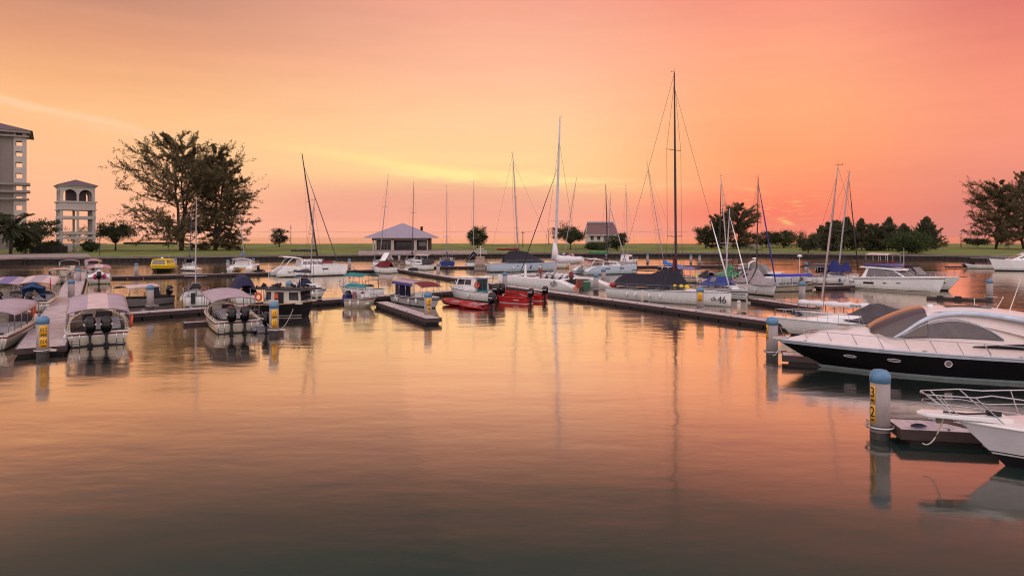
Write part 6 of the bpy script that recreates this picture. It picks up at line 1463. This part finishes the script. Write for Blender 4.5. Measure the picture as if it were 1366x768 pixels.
        mb = MB(); mb.loft([[(-1.2, sd * 1.66, 1.62), (-1.2, sd * 1.64, 1.68)], [(-3.0, sd * 1.70, 1.60), (-3.0, sd * 1.66, 1.86)], [(-5.0, sd * 1.74, 1.58), (-5.0, sd * 1.66, 1.98)], [(-5.9, sd * 1.76, 1.58), (-5.9, sd * 1.7, 1.7)]]); mb.build('side_vent', black, r, solid=.02)
    # hard top roof
    mb = MB(); rg = []
    for x, w, z in ((1.15, .75, 3.04), (.7, 1.0, 3.16), (0, 1.15, 3.30), (-1.0, 1.22, 3.38), (-2.0, 1.32, 3.34), (-3.2, 1.42, 3.18), (-4.4, 1.48, 3.0), (-5.8, 1.48, 2.8), (-7.0, 1.3, 2.6)):
        rg.append([(x, v * w, z + .14 * (1 - v * v)) for v in (-1, -.75, -.5, -.25, 0, .25, .5, .75, 1)])
    mb.loft(rg); rf = mb.build('hard_top', peach, r, solid=.08, subsurf=1)
    mb = MB(); mb.loft([[(x, v * .62, z + .15) for v in (-1, -.5, 0, .5, 1)] for x, z in ((-.3, 3.36), (-1.0, 3.40), (-1.7, 3.38), (-2.3, 3.32))]); mb.build('sunroof', gl2, rf, solid=.02)
    mb = MB(); mb.lathe([(.16, 0), (.16, .14), (.1, .2), (0, .21)], (.3, .2, 3.36), 14); mb.build('satellite_dome', white, rf)
    for x, y, l_, k in ((-3.0, .7, 1.55, -.3), (-2.5, .5, .6, -.5), (-1.9, -.6, .3, 0)):
        mb = MB(); zz = 3.34 + .15 * (x + 2.0); mb.box(x - .12, x + .12, y - .08, y + .08, zz, zz + .16); mb.tube((x, y, zz + .12), (x + k * l_, y, zz + .12 + l_), .022, .012, 6); mb.lathe([(0, 0), (.05, .03), (0, .07)], (x + k * l_, y, zz + .11 + l_), 6); mb.build('antenna', white, rf)
    # foredeck hatches and bow rail
    for x in (4.3, 5.9): mb = MB(); mb.lathe([(0.001, .02), (.26, .02), (.32, 0)], (x, 0, h.z(h.t(x)) + (.93 if x < 5 else .60)), 20); mb.build('deck_hatch', gl2, r)
    h.rail(r, .40, .985, .62, 8, r=.02, inset=.12, mid=False, lean=.32)
    for sd in (1, -1): mb = MB(); mb.path([(h.x(.40), sd * (h.w(.40) - .12), h.z(.4) + .62), (h.x(.30), sd * (h.w(.3) - .1), h.z(.3) + .55), (h.x(.2), sd * (h.w(.2) - .1), h.z(.2) + .2)], .02, 5); mb.build('side_rail', steel, r)
    mb = MB(); mb.box(h.x(.965), h.x(1.0) + .12, -.09, .09, h.z(1) + .03, h.z(1) + .14); mb.lathe([(.0, 0), (.08, .04), (.08, .2), (0, .24)], (h.x(.96), .12, h.z(.96) + .02), 8); mb.build('bow_roller', steel, r)
    for t_ in (.9, .56, .3):
        for sd in (1, -1): mb = MB(); p = h.pt(t_, 1, sd, -.12); mb.tube(p + Vector((-.12, 0, .09)), p + Vector((.12, 0, .09)), .025); mb.box(p.x - .04, p.x + .04, p.y - .03, p.y + .03, p.z, p.z + .09); mb.build('cleat', steel, r)
    mb = MB(); mb.box(-6.9, -5.6, -1.4, 1.4, 1.3, 1.9); mb.build('aft_seat', seatc, r, bevel=.15)
    mooring((tip.x + .3, tip.y - .1, 1.4), at(1031, 474, .8), .25, 'mooring line from the bow of the black hulled yacht to its pile')
sport_yacht()

# ------------------------------------------------------------------ nearest boat, bottom right
def near_boat():
    stem = Vector((14.95, 21.0, 0)); ds = Vector((.972, -.235, 0)); L = 10.5; over = 1.15; B = 3.5
    tip = stem - ds * over; c = tip + ds * L / 2
    r = empty('motor_boat', (c.x, c.y, 0), math.atan2(-ds.y, -ds.x), 'white boat with bow pulpit cut by the lower right picture edge', 'motor boat')
    h = Hull(L, B, 1.15, 1.36, tr=.9, p=2.1, rake=1.35, d=.5, sheer=1.2, wlr=.70)
    h.build(r, [mat('dark_bottom', (26, 24, 30), .4), mat('grey_white_topside', (206, 202, 208), .28, var=.04, dirt=.1), white], levels=(0, .26, .30, .33, 1), bands=(0, 2, 0, 1), N=36)
    warm = mat('warm_white_deck', (0, 0, 0)); mb = MB(); rg = []
    for k in range(37):
        t = k / 36; w = h.w(t) - .01; z = h.z(t) + .01; cm = .45 * (1 - max(0, (t - .5) / .5) ** 1.3) if t > .5 else .45
        rg.append([(h.x(t), v * w, z + cm * min(1, w) * (1 - abs(v) ** 2.2)) for v in (-1, -.9, -.75, -.5, -.25, 0, .25, .5, .75, .9, 1)])
    mb.loft(rg); mb.build('deck', warm, r)
    mb = MB()
    for sd in (1, -1): mb.path([h.pt(k / 24, 1, sd, .012) + Vector((0, 0, -.03)) for k in range(25)], .045, 8)
    mb.build('rub_rail', white, r)
    # pulpit plank
    x1 = L / 2
    mb = MB(); mb.add([(x1 - 1.4, -.42, 1.36), (x1 + .9, -.30, 1.42), (x1 + 1.12, 0, 1.44), (x1 + .9, .30, 1.42), (x1 - 1.4, .42, 1.36), (x1 - 1.4, -.42, 1.52), (x1 + .9, -.30, 1.54), (x1 + 1.12, 0, 1.55), (x1 + .9, .30, 1.54), (x1 - 1.4, .42, 1.52)], [(0, 1, 2, 3, 4), (5, 6, 7, 8, 9), (0, 1, 6, 5), (1, 2, 7, 6), (2, 3, 8, 7), (3, 4, 9, 8), (4, 0, 5, 9)]); mb.build('bow_plank', white, r, bevel=.03)
    mb = MB(); mb.box(x1 + .1, x1 + .55, -.07, .07, 1.2, 1.36); mb.tube((x1 + .3, 0, 1.24), (x1 - .4, 0, 1.1), .05); mb.build('anchor', mat('galvanised', (110, 90, 84), .5, metal=.5), r)
    # rails
    mb = MB()
    for sd in (1, -1):
        top = [(x1 + 1.0, 0, 2.12), (x1 + .9, sd * .3, 2.12), (x1 - .3, sd * .62, 2.16)]
        top += [(h.x(t_), sd * (h.w(t_) - .1), h.z(t_) + .85) for t_ in (.92, .85, .78, .7, .6, .5)]
        mb.path(top, .022, 6)
        mb.path([(x1 + .95, 0, 1.86), (x1 + .85, sd * .29, 1.86), (x1 - .35, sd * .58, 1.84), (h.x(.9), sd * (h.w(.9) - .1), h.z(.9) + .42), (h.x(.8), sd * (h.w(.8) - .1), h.z(.8) + .4), (h.x(.6), sd * (h.w(.6) - .1), h.z(.6) + .4)], .016, 6)
        for a_, b_ in (((x1 + .9, sd * .3, 2.12), (x1 + .2, sd * .28, 1.54)), ((x1 + .6, sd * .4, 2.12), (x1 + .05, sd * .3, 1.54)), ((x1 - .3, sd * .62, 2.16), (x1 - 1.1, sd * (h.w(.89) - .1), 1.40))): mb.tube(a_, b_, .02, n=6)
        for t_ in (.80, .68, .56): mb.tube((h.x(t_) + .25, sd * (h.w(t_) - .1), h.z(t_) + .85), (h.x(t_), sd * (h.w(t_) - .1), h.z(t_)), .02, n=6)
    mb.build('bow_rail', steel, r)
    mb = MB(); mb.box(x1 - 1.2, x1 - .85, -.12, .12, 1.53, 1.66); mb.tube((x1 - 1.0, -.3, 1.62), (x1 - 1.0, .3, 1.62), .05); mb.path([(x1 - .9, .1, 1.6), (x1 - .2, .22, 1.57), (x1 + .4, .12, 1.58)], .03, 5); mb.build('windlass', blackmat, r)
    cabin(r, -3.6, 1.4, 1.25, 1.6, .7, 1.8, .2, .8, m=white, wn=2)
    p0 = tip - ds * -.1; mooring((tip.x - .35, tip.y, 1.5), (tip.x - .9, tip.y + .25, .52), .35, 'looping mooring line from the pulpit to the nearest walkway', rope, .022)
    mb = MB(); P = Vector((13.9, 23.35, .53)); mb.path([P + Vector((.28 * math.cos(q_) * (1 - q_ / 30), .16 * math.sin(q_) * (1 - q_ / 30), .02 + .004 * q_)) for q_ in [k * .6 for k in range(28)]], .022, 5); tag(mb.build('coiled_rope', ropeblue), 'dark coil of rope lying on the nearest walkway', 'rope')
near_boat()

# ------------------------------------------------------------------ more craft filling the berths
c = at(922, 377)
r, h = tour_boat((c.x, c.y + 1), math.radians(-50), 7.5, 2.4, 'small boat with violet awning and yellow gear between the racing yacht mast and green tarp', cz=2.1, rise=0, c=(-.4, .2), m=mat('violet_canvas', (0, 0, 0)), m2=lilac, group=None, engines=1, bench=2, bowcan=False, fs=.8, fb=1.1); r.name = 'awning_boat'
mb = MB(); [mb.lathe([(.05, 0), (.3, .12), (.28, .4), (.04, .55)], (x, y, .9), 8) for x, y in ((1.6, -.5), (2.1, .1))]; mb.build('yellow_gear', yellow, r)
r, h = sailboat('sailboat', (752, 352), (778, 350.5), 3.2, 1.2, 1.5, 'sailboat with pinkish cockpit cover moored along the seawall behind the racing catamaran', None, Lmin=9, cover=None); tarp(r, [-3.4, -2.0, .2], [2.6, 3.0, 2.6], [1.2, 1.3, 1.0], [1.4, 1.5, 1.5], mat('pinkish_cover', (0, 0, 0)), name='boom_tent')
r, h = motorboat('sport_boat', (905, 383), (880, 377), 2.6, .9, 1.2, 'low motorboat with dark cover behind the navy tented racing yacht', Lmin=7, off=(6, 4), bands=(0, 1, 1, 1), rail=False); tarp(r, [-3, -1, 1], [1.9, 2.1, 1.6], [1, 1.1, .8], [1, 1, 1.1], darkcloth, name='cover')
r, h = motorboat('small_cruiser', (1036, 381), (1012, 375), 2.8, 1.1, 1.4, 'small white cruiser with tan bimini behind the green tarp sailboat', Lmin=8, off=(-1, 8), bands=(0, 1, 1, 1)); cabin(r, -1, 2, 1.1, 1.2, .9, 1.0, .2, m=white); canopy(r, -3.4, -.6, 1.2, 2.6, .2, pinkc, zb=1.1, posts=3, name='bimini')
# fenders along the walkways and boat sides
for (px, py, n_) in ((176, 419, 3), (690, 385, 2)):
    pass

for (px, py, wh) in ((238, 412, 'left of the small white sailboat'), (418, 402.5, 'left of the teal canopied boats'), (860, 404, 'beside the stern of the racing yacht'), (992, 421, 'just right of the dk46 bow'), (470, 361, 'at the bow of the big catamaran')):
    P = at(px, py, .5); r = empty('power_pedestal', (P.x, P.y + 1.2, .5), .3, 'slim white power pedestal on the walkway ' + wh, 'pedestal', 'power pedestals on the walkways')
    mb = MB(); mb.box(-.11, .11, -.11, .11, 0, .95); mb.build('post', offwhite, r, bevel=.02); mb = MB(); mb.lathe([(.14, .96), (.16, 1.0), (.14, 1.12), (.02, 1.18)], n=10); mb.build('lamp_cap', seatc, r)
    mb = MB(); mb.torus((.3, -.25, .06), .2, .035, (0, 0, 1), 14, 5); mb.torus((.3, -.25, .12), .17, .035, (0, 0, 1), 14, 5); mb.build('hose_coil', ropeblue, r)
